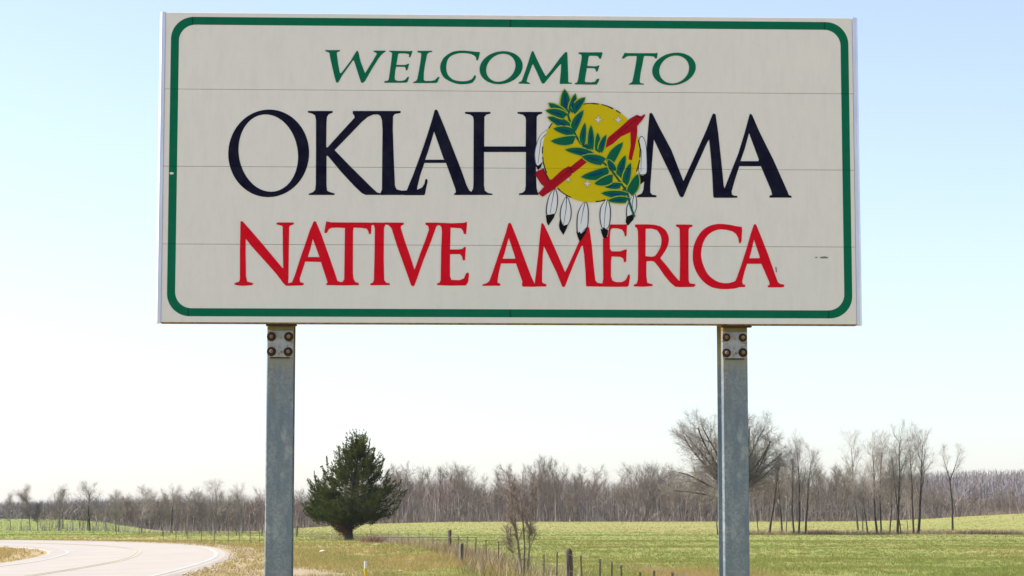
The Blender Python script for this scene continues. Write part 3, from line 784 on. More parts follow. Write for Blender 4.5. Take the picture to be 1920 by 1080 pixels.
# ---- two wide-flange posts with hinge plates and rusty bolts
def post(px_l, px_r, py, lip):
    xl_, xr_ = to_sign(px_l, py)[0], to_sign(px_r, py)[0]
    yb = .062
    k = (SY + yb) / SY
    xc, wf = (xl_ + xr_) / 2 * k, (xr_ - xl_) * k
    top = Z0 + SH / 2 - .05
    dp, tf, tw = .207, .0085, .006
    prof = [(-wf/2, lip * .9), (-wf/2 + lip, 0), (wf/2 - .003, 0), (wf/2, .003), (wf/2, tf + .004), (tw/2, tf), (tw/2, dp - tf), (wf/2, dp - tf), (wf/2, dp), (-wf/2, dp), (-wf/2, dp - tf), (-tw/2, dp - tf), (-tw/2, tf), (-wf/2, tf + .004)]
    Vv, Ff = [], []
    for z in (-.4, top):
        Vv += [(x, yb + y, z) for x, y in prof]
    n = len(prof)
    for q in range(n): Ff.append((q, (q + 1) % n, n + (q + 1) % n, n + q))
    Ff += [tuple(range(n))[::-1], tuple(range(n, 2 * n))]
    me_off = (xc, 0, 0)
    o = mesh('post', Vv, Ff, M['galv'], sign); o.location = me_off
    zp = lambda y_: to_sign(960, y_)[1] + Z0
    z1, z0 = zp(619.5), zp(670.5)
    Vv, Ff = box(-wf/2 + .004, wf/2 - .004, yb - .010, yb - .0005, z0, z1, .002)
    mesh('hinge_plate', Vv, Ff, M['plate'], o)
    Vv, Ff = box(-wf/2 + .022, wf/2 - .022, yb - .0125, yb - .0105, z0 - .004, z0 + .003)
    mesh('plate_edge', Vv, Ff, M['rust'], o)
    # seat angle under the panels
    Vv, Ff = box(-wf/2 - .003, wf/2 + .020, .010, yb - .001, zp(611.5), zp(607.8))
    mesh('seat_angle', Vv, Ff, M['rust'], o)
    for sx_ in (-1, 1):
        for zz_ in (zp(631), zp(659)):
            c = (sx_ * (wf / 2 - .030), yb - .010, zz_)
            P, Fc = [], []
            def disc(r, y0, y1, n, a0=0.0, r2=None):
                r2 = r2 or r
                b0_ = len(P)
                for (rr, yy) in ((r, y0), (r2, y1)):
                    for q in range(n):
                        an = a0 + 2 * math.pi * q / n
                        P.append((c[0] + rr * math.cos(an), yy, c[2] + rr * math.sin(an)))
                for q in range(n): Fc.append((b0_ + q, b0_ + (q + 1) % n, b0_ + n + (q + 1) % n, b0_ + n + q))
                Fc.append(tuple(range(b0_ + n, b0_ + 2 * n)))
            rw = random.uniform(.0235, .0285); c = (c[0] + random.uniform(-.003, .003), c[1], c[2] + random.uniform(-.003, .003))
            disc(rw, c[1], c[1] - .005, 20, 0, rw - .001)
            disc(.019, c[1] - .005, c[1] - .020, 6, random.uniform(0, 1))
            mesh('bolt', P, Fc, M['rust'], o)
            P, Fc = [], []
            disc(.0115, c[1] - .0202, c[1] - .027, 10, 0, .009)
            mesh('bolt_end', P, Fc, M['rustlight'], o)
    return o
post(501, 551, 640, .006)
post(1353, 1402, 640, .012)

# ------------------------------------------------------------------ trees
UP = np.array([0, 0, 1.0])
def unit(v): return v / (np.linalg.norm(v) + 1e-9)
def branch_dir(d, ang, rng):
    r = unit(np.cross(d, rng.normal(0, 1, 3)))
    return unit(d * math.cos(ang) + r * math.sin(ang))

class Tree:
    def __init__(s, seed):
        s.rng = np.random.default_rng(seed)
        s.trunk, s.limb, s.tw0, s.tw1, s.tww = [], [], [], [], []
    def grow(s, p, d, L, r, lv, P):
        n = P['n'][lv]; st = L / n; rng = s.rng
        tip = r * P['tip'][lv]
        for i in range(n):
            d = unit(d + rng.normal(0, P['wob'][lv], 3) + UP * P['up'][lv])
            q = p + d * st
            ra, rb = r + (tip - r) * i / n, r + (tip - r) * (i + 1) / n
            if lv == 0: s.trunk.append((*p, *q, ra, rb))
            elif lv < P['max']: s.limb.append((*p, *q, max(ra, .008), max(rb, .006)))
            else:
                s.tw0.append(p); s.tw1.append(q + d * st * .5); s.tww.append(max(2.2 * ra, P['tw'] * 1.3))
            t_ = (i + 1) / n
            if lv < P['max'] and t_ > P['t0'][lv]:
                for k in range(P['k'][lv]):
                    a = rng.uniform(*P['ang'][lv])
                    s.grow(p + (q - p) * rng.uniform(.3, 1), branch_dir(d, a, rng), L * rng.uniform(*P['len'][lv]) * (1.2 - .55 * t_), rb * P['rr'], lv + 1, P)
            if lv == P['max']:
                for k in range(P['twn']):
                    b0_ = p + (q - p) * rng.random()
                    s.tw0.append(b0_); s.tw1.append(b0_ + branch_dir(d, rng.uniform(.3, 1.0), rng) * rng.uniform(*P['twl'])); s.tww.append(P['tw'])
            p = q
    def meshes(s, ntr=7):
        tr = prisms(s.trunk, ntr)
        lb = prisms(s.limb, 3)
        tw = thin_tris(np.array(s.tw0), np.array(s.tw1), np.array(s.tww), s.rng) if s.tw0 else (np.zeros((0, 3)), np.zeros((0, 3), int))
        return tr, cat(lb, tw)

SLIM = dict(max=3, n=[12, 5, 4, 2], wob=[.035, .10, .16, .2], up=[.03, .10, .08, .05], tip=[.22, .3, .35, .4], t0=[.36, .15, .2, 1], k=[2, 2, 1, 0],
            ang=[(.3, .65), (.3, .7), (.3, .8), (0, 0)], len=[(.24, .40), (.35, .6), (.5, .8), (0, 0)], rr=.55, twn=1, twl=(.5, 1.1), tw=.014)
ROUND = dict(SLIM, k=[2, 2, 1, 0], t0=[.25, .15, .2, 1], len=[(.38, .58), (.4, .6), (.5, .8), (0, 0)], ang=[(.5, 1.0), (.4, .9), (.4, 1.0), (0, 0)], up=[.02, .07, .05, .03])
FAR = dict(max=2, n=[8, 5, 2], wob=[.05, .12, .2], up=[.02, .10, .10], tip=[.25, .35, .4], t0=[.12, .12, 1], k=[2, 2, 0],
           ang=[(.3, .8), (.3, .8), (0, 0)], len=[(.25, .42), (.35, .6), (0, 0)], rr=.55, twn=2, twl=(.7, 1.6), tw=.028)

def tree_object(name, T, loc, label, mat_t, mat_c, group=None, catg='tree', rz=0.0):
    root = empty(name, loc, rz)
    tr, cr = T.meshes()
    mesh('trunk', tr[0], tri(tr[1]), M[mat_t], root, smooth=True)
    if len(cr[0]): mesh('crown', cr[0], cr[1], M[mat_c], root)
    tag(root, label, catg, group)
    return root

def place(px, Y):
    x = at(px, Y); return (x, Y, tz(x, Y) - .05)

# slim bare trees along the ditch, each from its own base and top in the photograph
def row_tree(pxb, pyb, pxt, pyt, rad, label, seed, style='slim', fork=None):
    Y = 1.62 * 4290 / (pyb - 980)
    x, y, z = place(pxb, Y)
    h = (pyb - pyt) / 4290 * Y
    lean = (pxt - pxb) / 4290 * Y
    T = Tree(seed)
    P = dict(SLIM if style == 'slim' else ROUND)
    p0 = np.zeros(3)
    d = unit(np.array([lean, T.rng.normal(0, .2), h]))
    if style == 'fork':
        P = dict(SLIM, n=[6, 5, 4, 2], t0=[.30, .2, .2, 1], k=[1, 2, 1, 0], len=[(.4, .65), (.4, .65), (.5, .8), (0, 0)])
        T.trunk.append((0, 0, 0, .06, 0, h * .32, rad * 1.1, rad * .85)); T.trunk.append((.06, 0, h * .32, -.25, .1, h * .66, rad * .85, rad * .7))
        a = np.array([-.25, .1, h * .66])
        T.grow(a, unit(np.array([-.28, .1, 1])), h * .36, rad * .55, 0, P)
        T.grow(a, unit(np.array([.30, 0, 1])), h * .37, rad * .6, 0, P)
        T.grow(np.array([.06, 0, h * .30]), unit(np.array([.75, .1, .75])), h * .28, rad * .4, 1, ROUND)
        T.grow(np.array([-.05, 0, h * .36]), unit(np.array([-.9, .2, .35])), h * .22, rad * .3, 1, ROUND)
    else:
        if style == 'short': P = dict(ROUND, t0=[.5, .15, .2, 1])
        T.grow(p0, d, h * .97 / max(.2, d[2]) * .97, rad, 0, P)
        if style == 'slim' and T.rng.random() < .8:
            for q in range(T.rng.integers(2, 5)):
                T.grow(p0 + d * h * T.rng.uniform(.15, .45), branch_dir(UP, T.rng.uniform(.7, 1.3), T.rng), h * T.rng.uniform(.06, .14), rad * .22, 2, SLIM)
    return tree_object('bare_tree', T, (x, y, z), label, 'bark_dark', 'twig', 'bare trees along the ditch')

ROWT = [(1346,1003.5,1338,925,.075,'thin leaning sapling trunk just left of the right signpost','short'),
    (1422,1002,1420,880,.06,'thinnest straight bare tree just right of the right signpost','slim'),
    (1442,1003,1454,858,.14,'straight bare tree second from the right signpost, thick at its foot','slim'),
    (1467,1002.5,1462,872,.12,'upright dark bare tree in the middle of the seven right of the right signpost','slim'),
    (1474,1001.5,1478,885,.06,'slender pale sapling tucked behind the dark upright bare tree right of the signpost','slim'),
    (1489,1003,1472,850,.11,'bare tree leaning left toward its top, right of the right signpost','slim'),
    (1498,1003,1501,838,.12,'tallest bare tree of the seven just right of the right signpost','slim'),
    (1510,1003,1534,856,.12,'bare tree leaning right with a low side branch, last before the ditch gap','slim'),
    (1609,998,1594,830,.13,'leftmost tall bare tree of the right clump, its top bent left','slim'),
    (1618,999,1612,890,.08,'thin crooked bare tree beside the leftmost tree of the right clump','slim'),
    (1627,1003,1622,935,.10,'short stubby bare tree with a knobbed forked top in the right clump','short'),
    (1645,1003,1632,836,.13,'bare tree bending left with dark knots on its lower trunk in the right clump','slim'),
    (1652,1003,1648,838,.10,'straight slender bare tree right beside the bent knotty one in the right clump','slim'),
    (1668,1003,1676,868,.09,'slim lighter bare tree alone between the two halves of the right clump','slim'),
    (1683,1003,1684,822,.15,'tall thick straight bare tree in the middle of the right clump','slim'),
    (1690,1003,1678,850,.07,'thin bare tree touching the foot of the thick middle tree in the right clump','slim'),
    (1703,1002,1698,925,.05,'small thin sapling in the gap right of the thick middle tree','short'),
    (1713,1003,1702,825,.11,'tall bare tree curving left, second from the right end of the right clump','slim'),
    (1722,1003,1732,824,.16,'stoutest bare tree at the right end of the right clump, limbs spreading right','slim')]
for i, (a0, b0_, c0, d0, r0, lb, st_) in enumerate(ROWT):
    row_tree(a0, b0_, c0, d0, r0 * 1.25, lb, 100 + i, st_)
row_tree(1786, 999, 1780, 858, .17, 'lone dark bare tree with a V fork standing apart at far right of the pasture', 140, 'fork')

# the broad bare oak behind the right post
def oak():
    Y = 300
    x, y, z = place(1379, Y)
    T = Tree(41)
    T.trunk += [(0, 0, 0, .05, 0, 1.2, .52, .42), (.05, 0, 1.2, -.05, 0, 5.0, .42, .38)]
    P = dict(max=3, n=[6, 5, 4, 3], wob=[.07, .12, .17, .2], up=[.035, .05, .04, .03], tip=[.35, .3, .3, .4], t0=[.10, .1, .1, 1], k=[2, 2, 1, 0],
             ang=[(.3, .75), (.3, .8), (.3, .9), (0, 0)], len=[(.26, .42), (.45, .7), (.5, .8), (0, 0)], rr=.52, twn=1, twl=(.5, 1.1), tw=.019)
    b0 = np.array([-.05, 0, 4.9])
    P0 = dict(P)
    P0.update(up=[.012, .05, .04, .03], n=[7, 5, 4, 3])
    kx = Y / 4290
    for tx, ty, r, z0, dy in ((1262, 903, .15, 4.0, .6), (1268, 868, .17, 4.6, -1.5), (1262, 830, .22, 4.9, 1.5), (1284, 806, .22, 5, -2), (1312, 795, .20, 5, 2), (1340, 786, .22, 5, -1), (1372, 778, .25, 5, 2),
                              (1402, 780, .24, 5, -2), (1430, 800, .22, 5, 2), (1452, 822, .22, 5, -1.5), (1476, 840, .21, 4.9, 1), (1474, 860, .16, 4.8, -2), (1442, 798, .2, 5, 3), (1452, 872, .13, 4.6, -1), (1350, 830, .16, 5, -4), (1410, 830, .16, 5, 4)):
        b0 = np.array([-.05, 0, z0])
        tp = np.array([(tx - 1379) * kx, dy, (1003 - ty) * kx])
        T.grow(b0, unit(tp - b0 + np.array([0, 0, .2])), np.linalg.norm(tp - b0) * .95, r, 0, P0)
    return tree_object('oak_tree', T, (x, y, z), 'broad spreading bare oak whose trunk is hidden behind the right signpost', 'bark_dark', 'twig')
oak()

# spindly clump growing in the fence line
def fence_clump():
    Y = 63
    x, y, z = at(980, Y), Y, 0
    z = tz(x, y)
    T = Tree(77)
    P = dict(max=3, n=[8, 5, 4, 2], wob=[.05, .14, .2, .2], up=[.03, .10, .06, .03], tip=[.30, .3, .4, .4], t0=[.50, .15, .2, 1], k=[2, 1, 1, 0],
             ang=[(.25, .7), (.35, .8), (.4, .9), (0, 0)], len=[(.22, .40), (.35, .6), (.4, .7), (0, 0)], rr=.5, twn=2, twl=(.10, .24), tw=.0055)
    for dx, dy, L, r, lean in ((-.055, 0, 2.7, .040, -.03), (.035, .10, 2.55, .036, .03), (.09, -.05, 2.3, .024, .07), (-.01, -.1, 1.7, .018, -.10), (.13, .1, 1.5, .014, .12), (-.10, .05, 1.3, .012, -.2)):
        T.grow(np.array([dx, dy, 0.]), unit(np.array([lean, 0, 1])), L, r, 0, P)
    for k in range(14):   # twiggy side shoots low on the stems, mostly to the left
        T.grow(np.array([-.05, 0, T.rng.uniform(.5, 1.5)]), unit(np.array([-1 if k % 4 else .8, T.rng.normal(0, .4), T.rng.uniform(-.1, .5)])), T.rng.uniform(.25, .5), .006, 3, P)
    return tree_object('sapling_clump', T, (x, y, z), 'spindly multi-stemmed bare sapling growing in the wire fence right of centre', 'sapling', 'sapling_twig')
fence_clump()

# trees standing along the far verge at left, in front of the bright green field
LEFTT = [(56,1000,928,.09,'thin bare tree at far left before the bright green field','slim'), (20,1000,938,.07,'slender bare tree nearest the left edge beside the dark evergreen','slim'),
    (111,1000,926,.20,'broad forked bare tree in front of the bright green field at left','round'), (168,1000,922,.19,'dark thick trunked bare tree at the right end of the bright green field','round'),
    (217,999,930,.15,'bare tree with twin upright stems just right of the bright green field','slim'), (265,998.5,930,.15,'rounded bare tree above the yellow stretch of the road bend','round'),
    (322,998,928,.19,'V shaped bare tree spreading above the outer side of the road bend','round'), (374,997,932,.14,'bare tree midway between the V shaped tree and the left signpost','slim'),
    (404,997,912,.15,'tallest dark topped bare tree left of the left signpost','slim'), (455,996,928,.13,'bare tree closest to the left signpost on its left side','round'),
    (70,1000,950,.06,'short thin bare sapling beside the broad forked tree at left','slim'), (40,1000,922,.06,'tall wispy bare tree rising above the low left skyline','slim')]
for i, (px, pyb, pyt, r0, lb, st_) in enumerate(LEFTT):
    Y = 372
    x, y, z = place(px, Y)
    h = (zat(pyt, Y) - z)
    T = Tree(300 + i)
    P = dict(ROUND, t0=[.32, .15, .2, 1], len=[(.24, .42), (.4, .6), (.5, .8), (0, 0)]) if st_ == 'slim' else dict(ROUND)
    P['tw'] = .016
    T.grow(np.zeros(3), unit(np.array([T.rng.normal(0, .03), 0, 1])), h * .97, r0, 0, P)
    tree_object('bare_tree', T, (x, y, z), lb, 'bark_dark' if i in (3, 6) else 'bark_grey', 'twig', 'bare trees along the far verge at left')

# ---- red cedar with upswept sprays
def cedar(name, loc, H, scale, label, seed, nplume=1600):
    rng = np.random.default_rng(seed)
    root = empty(name, loc)
    T = Tree(seed)
    T.trunk += [(0, 0, -.1, -.05, 0, .5, .50, .36), (-.05, 0, .5, .0, 0, 2.4, .36, .28), (0, 0, 2.4, .9, 0, H * .93, .24, .03)]
    for k in range(5):
        a = rng.uniform(0, 6.28)
        T.trunk.append((math.cos(a) * .2, math.sin(a) * .2, .25, math.cos(a) * .62, math.sin(a) * .62, -.08, .13, .04))
    zs = [.16, .24, .34, .44, .53, .62, .70, .78, .86, .93, 1.0]
    rl = [3.0, 4.4, 4.8, 4.6, 4.1, 3.5, 2.8, 2.1, 1.4, .7, .1]        # reach to the left
    rr_ = [2.3, 3.6, 4.2, 4.1, 3.6, 3.1, 2.6, 1.9, 1.3, .6, .1]              # reach to the right
    P0, P1 = [], []
    n = 0
    def spray(a, b, m, ln):
        D = b - a
        L = np.linalg.norm(D); u = D / L
        for q in range(m):
            s_ = rng.random() ** .8
            c = a + D * s_ + rng.normal(0, .085 * (1.15 - s_), 3)
            d = unit(u * 1.0 + rng.normal(0, .42, 3) + UP * .18)
            P0.append(c); P1.append(c + d * ln * rng.uniform(.5, 1.1) * (1.1 - .4 * s_))
    while n < nplume:
        f = rng.uniform(.20, .97) if rng.random() < .75 else rng.uniform(.20, .5)
        az = rng.uniform(0, 2 * math.pi)
        cx_ = math.cos(az)
        if vnoise(np.array([az * 3.0 + 40]), np.array([f * 14]), 1.0, 6)[0] < .34 + .12 * max(0, cx_): n += .25; continue
        Rm = np.interp(f, zs, rl) * (1 - cx_) / 2 + np.interp(f, zs, rr_) * (1 + cx_) / 2
        Rm *= (.76 + .48 * (vnoise(np.array([az * 2.2]), np.array([f * 9]), .8, 3)[0]))
        rho = rng.uniform(.35, 1.0) ** .8
        z = f * H
        ax = np.array([.085 * z, 0, z])
        out = np.array([math.cos(az), math.sin(az), 0])
        tipp = ax + out * Rm * rho
        el = rng.uniform(-.15, .5) + .95 * f
        L = rng.uniform(.7, 1.35) * (1.05 - .35 * f)
        st = tipp - (out * math.cos(el) + UP * math.sin(el)) * L
        if int(n) % 3 == 0: T.limb.append((*(np.array([.06 * st[2], 0, st[2] - .25 * Rm * rho])), *st, .035, .015))
        spray(st, tipp, 30, .27)
        if rho > .8 and rng.random() < .7:      # pointed shoots standing proud of the crown
            e2 = tipp + (out * .35 + UP * (.5 + .8 * f)) * rng.uniform(.35, .9)
            spray(tipp - out * .2, e2, 26, .20)
        n += 1
    for dx, f in ((-.35, .955), (.25, .97), (1.2, 1.0), (1.75, .97), (-1.0, .90), (2.2, .88), (-2.1, .80), (3.0, .78), (-3.2, .66)):     # pointed leaders
        b = np.array([dx, rng.normal(0, .3), f * H]); a = b - np.array([dx * .10, 0, 1.6])
        spray(a, b, 90, .26); spray(a - np.array([.3, 0, .7]), b - np.array([.35, 0, .8]), 40, .22)
    tr = prisms(T.trunk, 9); lb = prisms(T.limb, 3)
    mesh('trunk', *[(lambda vf: vf[0])(cat(tr, lb)), (lambda vf: vf[1])(cat(tr, lb))], M['bark_dark'], root, smooth=True)
    V_, F_2 = thin_tris(np.array(P0), np.array(P1), rng.uniform(.05, .11, len(P0)), rng)
    mesh('crown', V_, F_2, M['cedar'], root)
    # browned-off foliage low on the left of the trunk
    P0, P1 = [], []
    for k in range(130):
        z = rng.uniform(.7, 2.9)
        reach = rng.uniform(.3, 1.0) * np.interp(z, [.6, 1.2, 2.0, 3.0], [.7, 1.5, 1.9, 2.0])
        az = rng.uniform(math.pi * .75, math.pi * 1.35)
        b = np.array([math.cos(az) * reach, math.sin(az) * reach, z]); a = b + np.array([.45, 0, -.35])
        for q in range(16):
            c = a + (b - a) * rng.random() + rng.normal(0, .10, 3)
            P0.append(c); P1.append(c + unit(rng.normal(0, 1, 3) + np.array([-.8, 0, -.3])) * rng.uniform(.15, .35))
    V_, F_2 = thin_tris(np.array(P0), np.array(P1), .07, rng)
    mesh('dead_foliage', V_, F_2, M['deadcedar'], root)
    root.scale = (scale,) * 3
    tag(root, label, 'tree')
    return root
YC = 204
zc = tz(at(655, YC), YC)
Hc = zat(817, YC) - zc
cedar('cedar_tree', (at(655, YC), YC, zc), Hc, 1.0, 'full dark green cedar with a stout trunk standing right of the left signpost', 9)
Yd = 370
cedar('cedar_tree', (at(-14, Yd, 980), Yd, tz(at(-14, Yd), Yd)), 10, .34, 'small dark evergreen cut off by the left edge of the photo', 19, 240)

# ---- the far wood: three stretches of bare trees, nearest rows as single trees
variants = []
for i in range(9):
    T = Tree(500 + i)
    P = dict(FAR)
    if i % 3 == 1: P = dict(FAR, t0=[.30, .12, 1], len=[(.18, .32), (.35, .55), (0, 0)], ang=[(.3, .6), (.3, .8), (0, 0)])
    hh = 10.0
    T.grow(np.zeros(3), unit(np.array([T.rng.normal(0, .04), T.rng.normal(0, .04), 1])), hh, .15, 0, P)
    tr, cr = T.meshes(5)
    V_, F_2 = cat(tr, cr)
    me = bpy.data.meshes.new('bare_wood_tree')
    me.from_pydata(V_.tolist(), [], F_2.tolist())
    me.materials.append(M['wood_tree'])
    me.update()
    variants.append((me, V_, F_2))
def wood_top(px):
    return np.interp(px, [-60, 60, 110, 200, 300, 400, 480, 560, 640, 750, 800, 870, 910, 960, 1040, 1120, 1180, 1230, 1300, 1400, 1500, 1600, 1700, 1800, 1990],
                         [948, 940, 932, 935, 934, 930, 932, 925, 905, 886, 884, 882, 900, 892, 872, 890, 892, 876, 886, 884, 886, 888, 896, 922, 925])
def wood_tree(px, Y, jit, rng, label, group):
    x, y, z = place(px, Y)
    h = zat(wood_top(px) + jit, Y) - z
    k = rng.integers(0, len(variants))
    o = bpy.data.objects.new('wood_tree', variants[k][0])
    COL.objects.link(o)
    s_ = h / 10.3
    o.location = (x, y, z); o.rotation_euler = (0, 0, rng.uniform(0, 6.28))
    wdt = rng.uniform(.8, 1.35) * min(1.15, max(.8, 1 / s_ ** .3))
    o.scale = (s_ * wdt, s_ * wdt, s_)
    tag(o, label, 'tree', group)
rng = np.random.default_rng(3)
ZONES = [(215, 330, 'above the far side of the road bend'), (330, 430, 'behind the V shaped tree'), (430, 552, 'around the left signpost'),
         (560, 770, 'behind the big green cedar'), (770, 890, 'between the cedar and the bare sapling'), (890, 1050, 'behind the bare sapling in the fence'), (1050, 1210, 'right of the bare sapling'), (1210, 1352, 'behind the broad oak'),
         (1395, 1550, 'behind the seven ditch trees'), (1550, 1745, 'behind the right clump of ditch trees'), (1745, 1990, 'around the lone forked tree at far right')]
def zone_tree(px, Y, jit, rng):
    z = [q[2] for q in ZONES if q[0] <= px <= q[1]][0]
    k = 'tall' if jit < 8 else 'low'
    wood_tree(px, Y, jit, rng, f'{k} bare tree of the distant wood, {z}', f'{k} distant wood trees {z}')
for i in range(62):
    zone_tree(rng.uniform(215, 552), 600 + 45 * rng.random(), rng.choice([rng.uniform(-8, 2), rng.uniform(8, 30)]), rng)
for i in range(118):
    zone_tree(rng.uniform(560, 1352), 612 + 45 * rng.random(), rng.choice([rng.uniform(-6, 7), rng.uniform(9, 45)]), rng)
for i in range(84):
    zone_tree(rng.uniform(1395, 1990), 612 + 45 * rng.random(), rng.choice([rng.uniform(-4, 7), rng.uniform(9, 40)]), rng)

def mass(name, n, pxr, Yr, topf, mat, seed, full=True, kid=None):
    rng = np.random.default_rng(seed)
    Vs, Fs, c = [], [], 0
    for i in range(n):
        px = rng.uniform(*pxr); Y = rng.uniform(*Yr)
        x = (px - 960) / 4290 * Y
        z = tz(x, Y) - .1
        h = topf(px, Y, z, rng)
        if h < 1: continue
        _, V_, F_2 = variants[rng.integers(0, len(variants))]
        if not full:
            sel = rng.random(len(F_2)) < .45
            F_2 = F_2[sel]
        a = rng.uniform(0, 6.28); s_ = h / 10.3; ws = s_ * rng.uniform(.9, 1.5)
        ca, sa = math.cos(a) * ws, math.sin(a) * ws
        W_ = np.stack([x + V_[:, 0] * ca - V_[:, 1] * sa, Y + V_[:, 0] * sa + V_[:, 1] * ca, z + V_[:, 2] * s_], 1)
        Vs.append(W_); Fs.append(F_2 + c); c += len(V_)
    return tag(mesh(name, np.concatenate(Vs), np.concatenate(Fs), mat), kind='stuff')
def thicket(name, n, pxr, Yr, topf, mat, seed, wd, stems=.5, low=0.0):
    """countless thin stems and upswept twigs of a wood that reads as one mass"""
    rng = np.random.default_rng(seed)
    px = rng.uniform(*pxr, n); Y = rng.uniform(*Yr, n)
    x = (px - 960) / 4290 * Y
    z = terrain(x, Y) - .1
    d = ray(960, 0)
    tp = topf(px, Y) + rng.gamma(1.2, 6, n)
    H_ = np.maximum(EYE + (980 - tp) / 4290 * Y - z, 1.2)
    st = rng.random(n) < stems
    b = np.where(st, 0, rng.uniform(low, .75, n)) * H_
    L = np.where(st, H_, (H_ - b) * rng.uniform(.3, 1.0, n))
    ln = np.where(st, .07, .62)
    P0 = np.stack([x, Y, z + b], 1)
    P1 = P0 + np.stack([rng.normal(0, 1, n) * ln * L, rng.normal(0, 1, n) * ln * L, L], 1)
    V_, F_2 = thin_tris(P0, P1, wd * rng.uniform(.4, 1.5, n) * np.where(st, 1.3, .8), rng)
    return tag(mesh(name, V_, F_2, mat), kind='stuff')
def hill_top(px, Y=0):
    return np.interp(px, [-100, 60, 140, 260, 500, 1500, 1640, 1700, 1780, 1850, 1920, 2000], [938, 936, 930, 930, 940, 930, 892, 880, 874, 874, 876, 874])
wt = lambda px, Y: wood_top(px) + 4
mass('distant_wood', 110, (200, 1345), (650, 770), lambda px, Y, z, r: zat(wood_top(px) + r.uniform(0, 30), Y) - z, M['wood_mass'], 21)
mass('distant_wood', 70, (1345, 2000), (650, 780), lambda px, Y, z, r: zat(wood_top(px) + r.uniform(0, 24), Y) - z, M['wood_mass'], 22)
thicket('distant_wood', 26000, (205, 1345), (635, 760), wt, M['wood_mass'], 25, .13, .14)
thicket('distant_wood', 15000, (1345, 2000), (635, 760), wt, M['wood_mass'], 26, .13, .14)
thicket('distant_wood', 9000, (205, 560), (625, 700), lambda px, Y: wood_top(px) - 9, M['wood_mass'], 35, .13, .15)
thicket('distant_wood', 1500, (70, 235), (385, 415), lambda px, Y: wood_top(px) + 4, M['wood_mass'], 38, .07, .06, .30)
thicket('distant_wood', 5000, (205, 1990), (622, 640), lambda px, Y: wood_top(px) + 35, M['bark_grey'], 27, .11, .5)
thicket('wooded_hill', 16000, (1480, 2080), (880, 1400), lambda px, Y: np.maximum(hill_top(px), 905 - (Y - 880) * .06), M['twig_far'], 28, .30, .3)
thicket('wooded_hill', 13000, (-120, 420), (770, 1250), hill_top, M['twig_far'], 29, .28, .3)

# scrub at the foot of the wood
def scrub(name, pts, hgt, n, wd, mat, seed, spread=(.4, .4), kind=None, label=None, catg=None, lean=.35, group=None):
    rng = np.random.default_rng(seed)
    pts = np.asarray(pts, float)
    c0 = pts[0] if len(pts) == 1 else None
    idx = rng.integers(0, len(pts), n)
    bx = pts[idx, 0] + rng.normal(0, spread[0], n); by = pts[idx, 1] + rng.normal(0, spread[1], n)
    bz = terrain(bx, by) - .03
    h = hgt * rng.uniform(.35, 1.1, n)
    if c0 is not None:
        q = ((bx - c0[0]) / (2.2 * spread[0])) ** 2
        h *= np.clip(1.1 - q, .25, 1)
    P0 = np.stack([bx, by, bz], 1)
    P1 = P0 + np.stack([rng.normal(0, lean, n) * h, rng.normal(0, lean, n) * h, h], 1)
    loc = np.array([pts[0, 0], pts[0, 1], tz(pts[0, 0], pts[0, 1])])
    V_, F_2 = thin_tris(P0 - loc, P1 - loc, wd, rng)
    o = mesh(name, V_, F_2, mat); o.location = loc
    return tag(o, label, catg, group, kind)
xs = np.linspace(200, 2000, 240)
scrub('undergrowth', [((p - 960) / 4290 * 618, 618 + 6 * math.sin(p)) for p in xs], 2.2, 5200, .12, M['wood_mass'], 31, (2, 6), 'stuff')
scrub('ditch_reeds', [((p - 960) / 4290 * 303, 303) for p in np.linspace(1380, 1960, 120)], .85, 7500, .05, M['straw'], 32, (.8, 2.2), 'stuff')
scrub('fence_weeds', [(fence_x(y_) + random.uniform(-.5, .7), y_) for y_ in np.concatenate([np.linspace(45, 130, 160), np.linspace(130, 235, 200)])], .75, 7000, .017, M['straw'], 33, (.40, .8), 'stuff')
scrub('fence_weeds', [(fence_x(y_) + random.uniform(-.6, .3), y_) for y_ in np.linspace(62, 132, 60)], 0.65, 900, .014, M['reddish'], 36, (.40, .9), 'stuff')
scrub('hedgerow_brush', [((p - 960) / 4290 * 372, 372 + 2 * math.sin(p)) for p in np.linspace(-40, 560, 200)], 2.3, 900, .06, M['twig'], 34, (1.2, 2), 'stuff', lean=.12)
for i, (px, Y, sx_, hgt, n, lb) in enumerate([(702, 176, .75, .95, 420, 'low reddish bare bush in the fence line just right of the cedar'), (905, 98, .70, .65, 620, 'low reddish brown weed bush around the short white post'),
        (1540, 302, 1.7, .9, 620, 'brown brush on the ditch bank in the gap between the two tree clumps'), (1850, 300, 2.8, .7, 700, 'dry brown brush on the ditch right of the lone forked tree'), (745, 168, .7, .8, 260, 'grey twiggy bush right of the low reddish one by the fence')]):
    x = at(px, Y)
    scrub('dry_bush', [(x, Y)], hgt, n, .018 * Y / 110, M['reddish'] if i != 4 else M['twig'], 60 + i, (sx_, .5), None, lb, 'bush', .45)

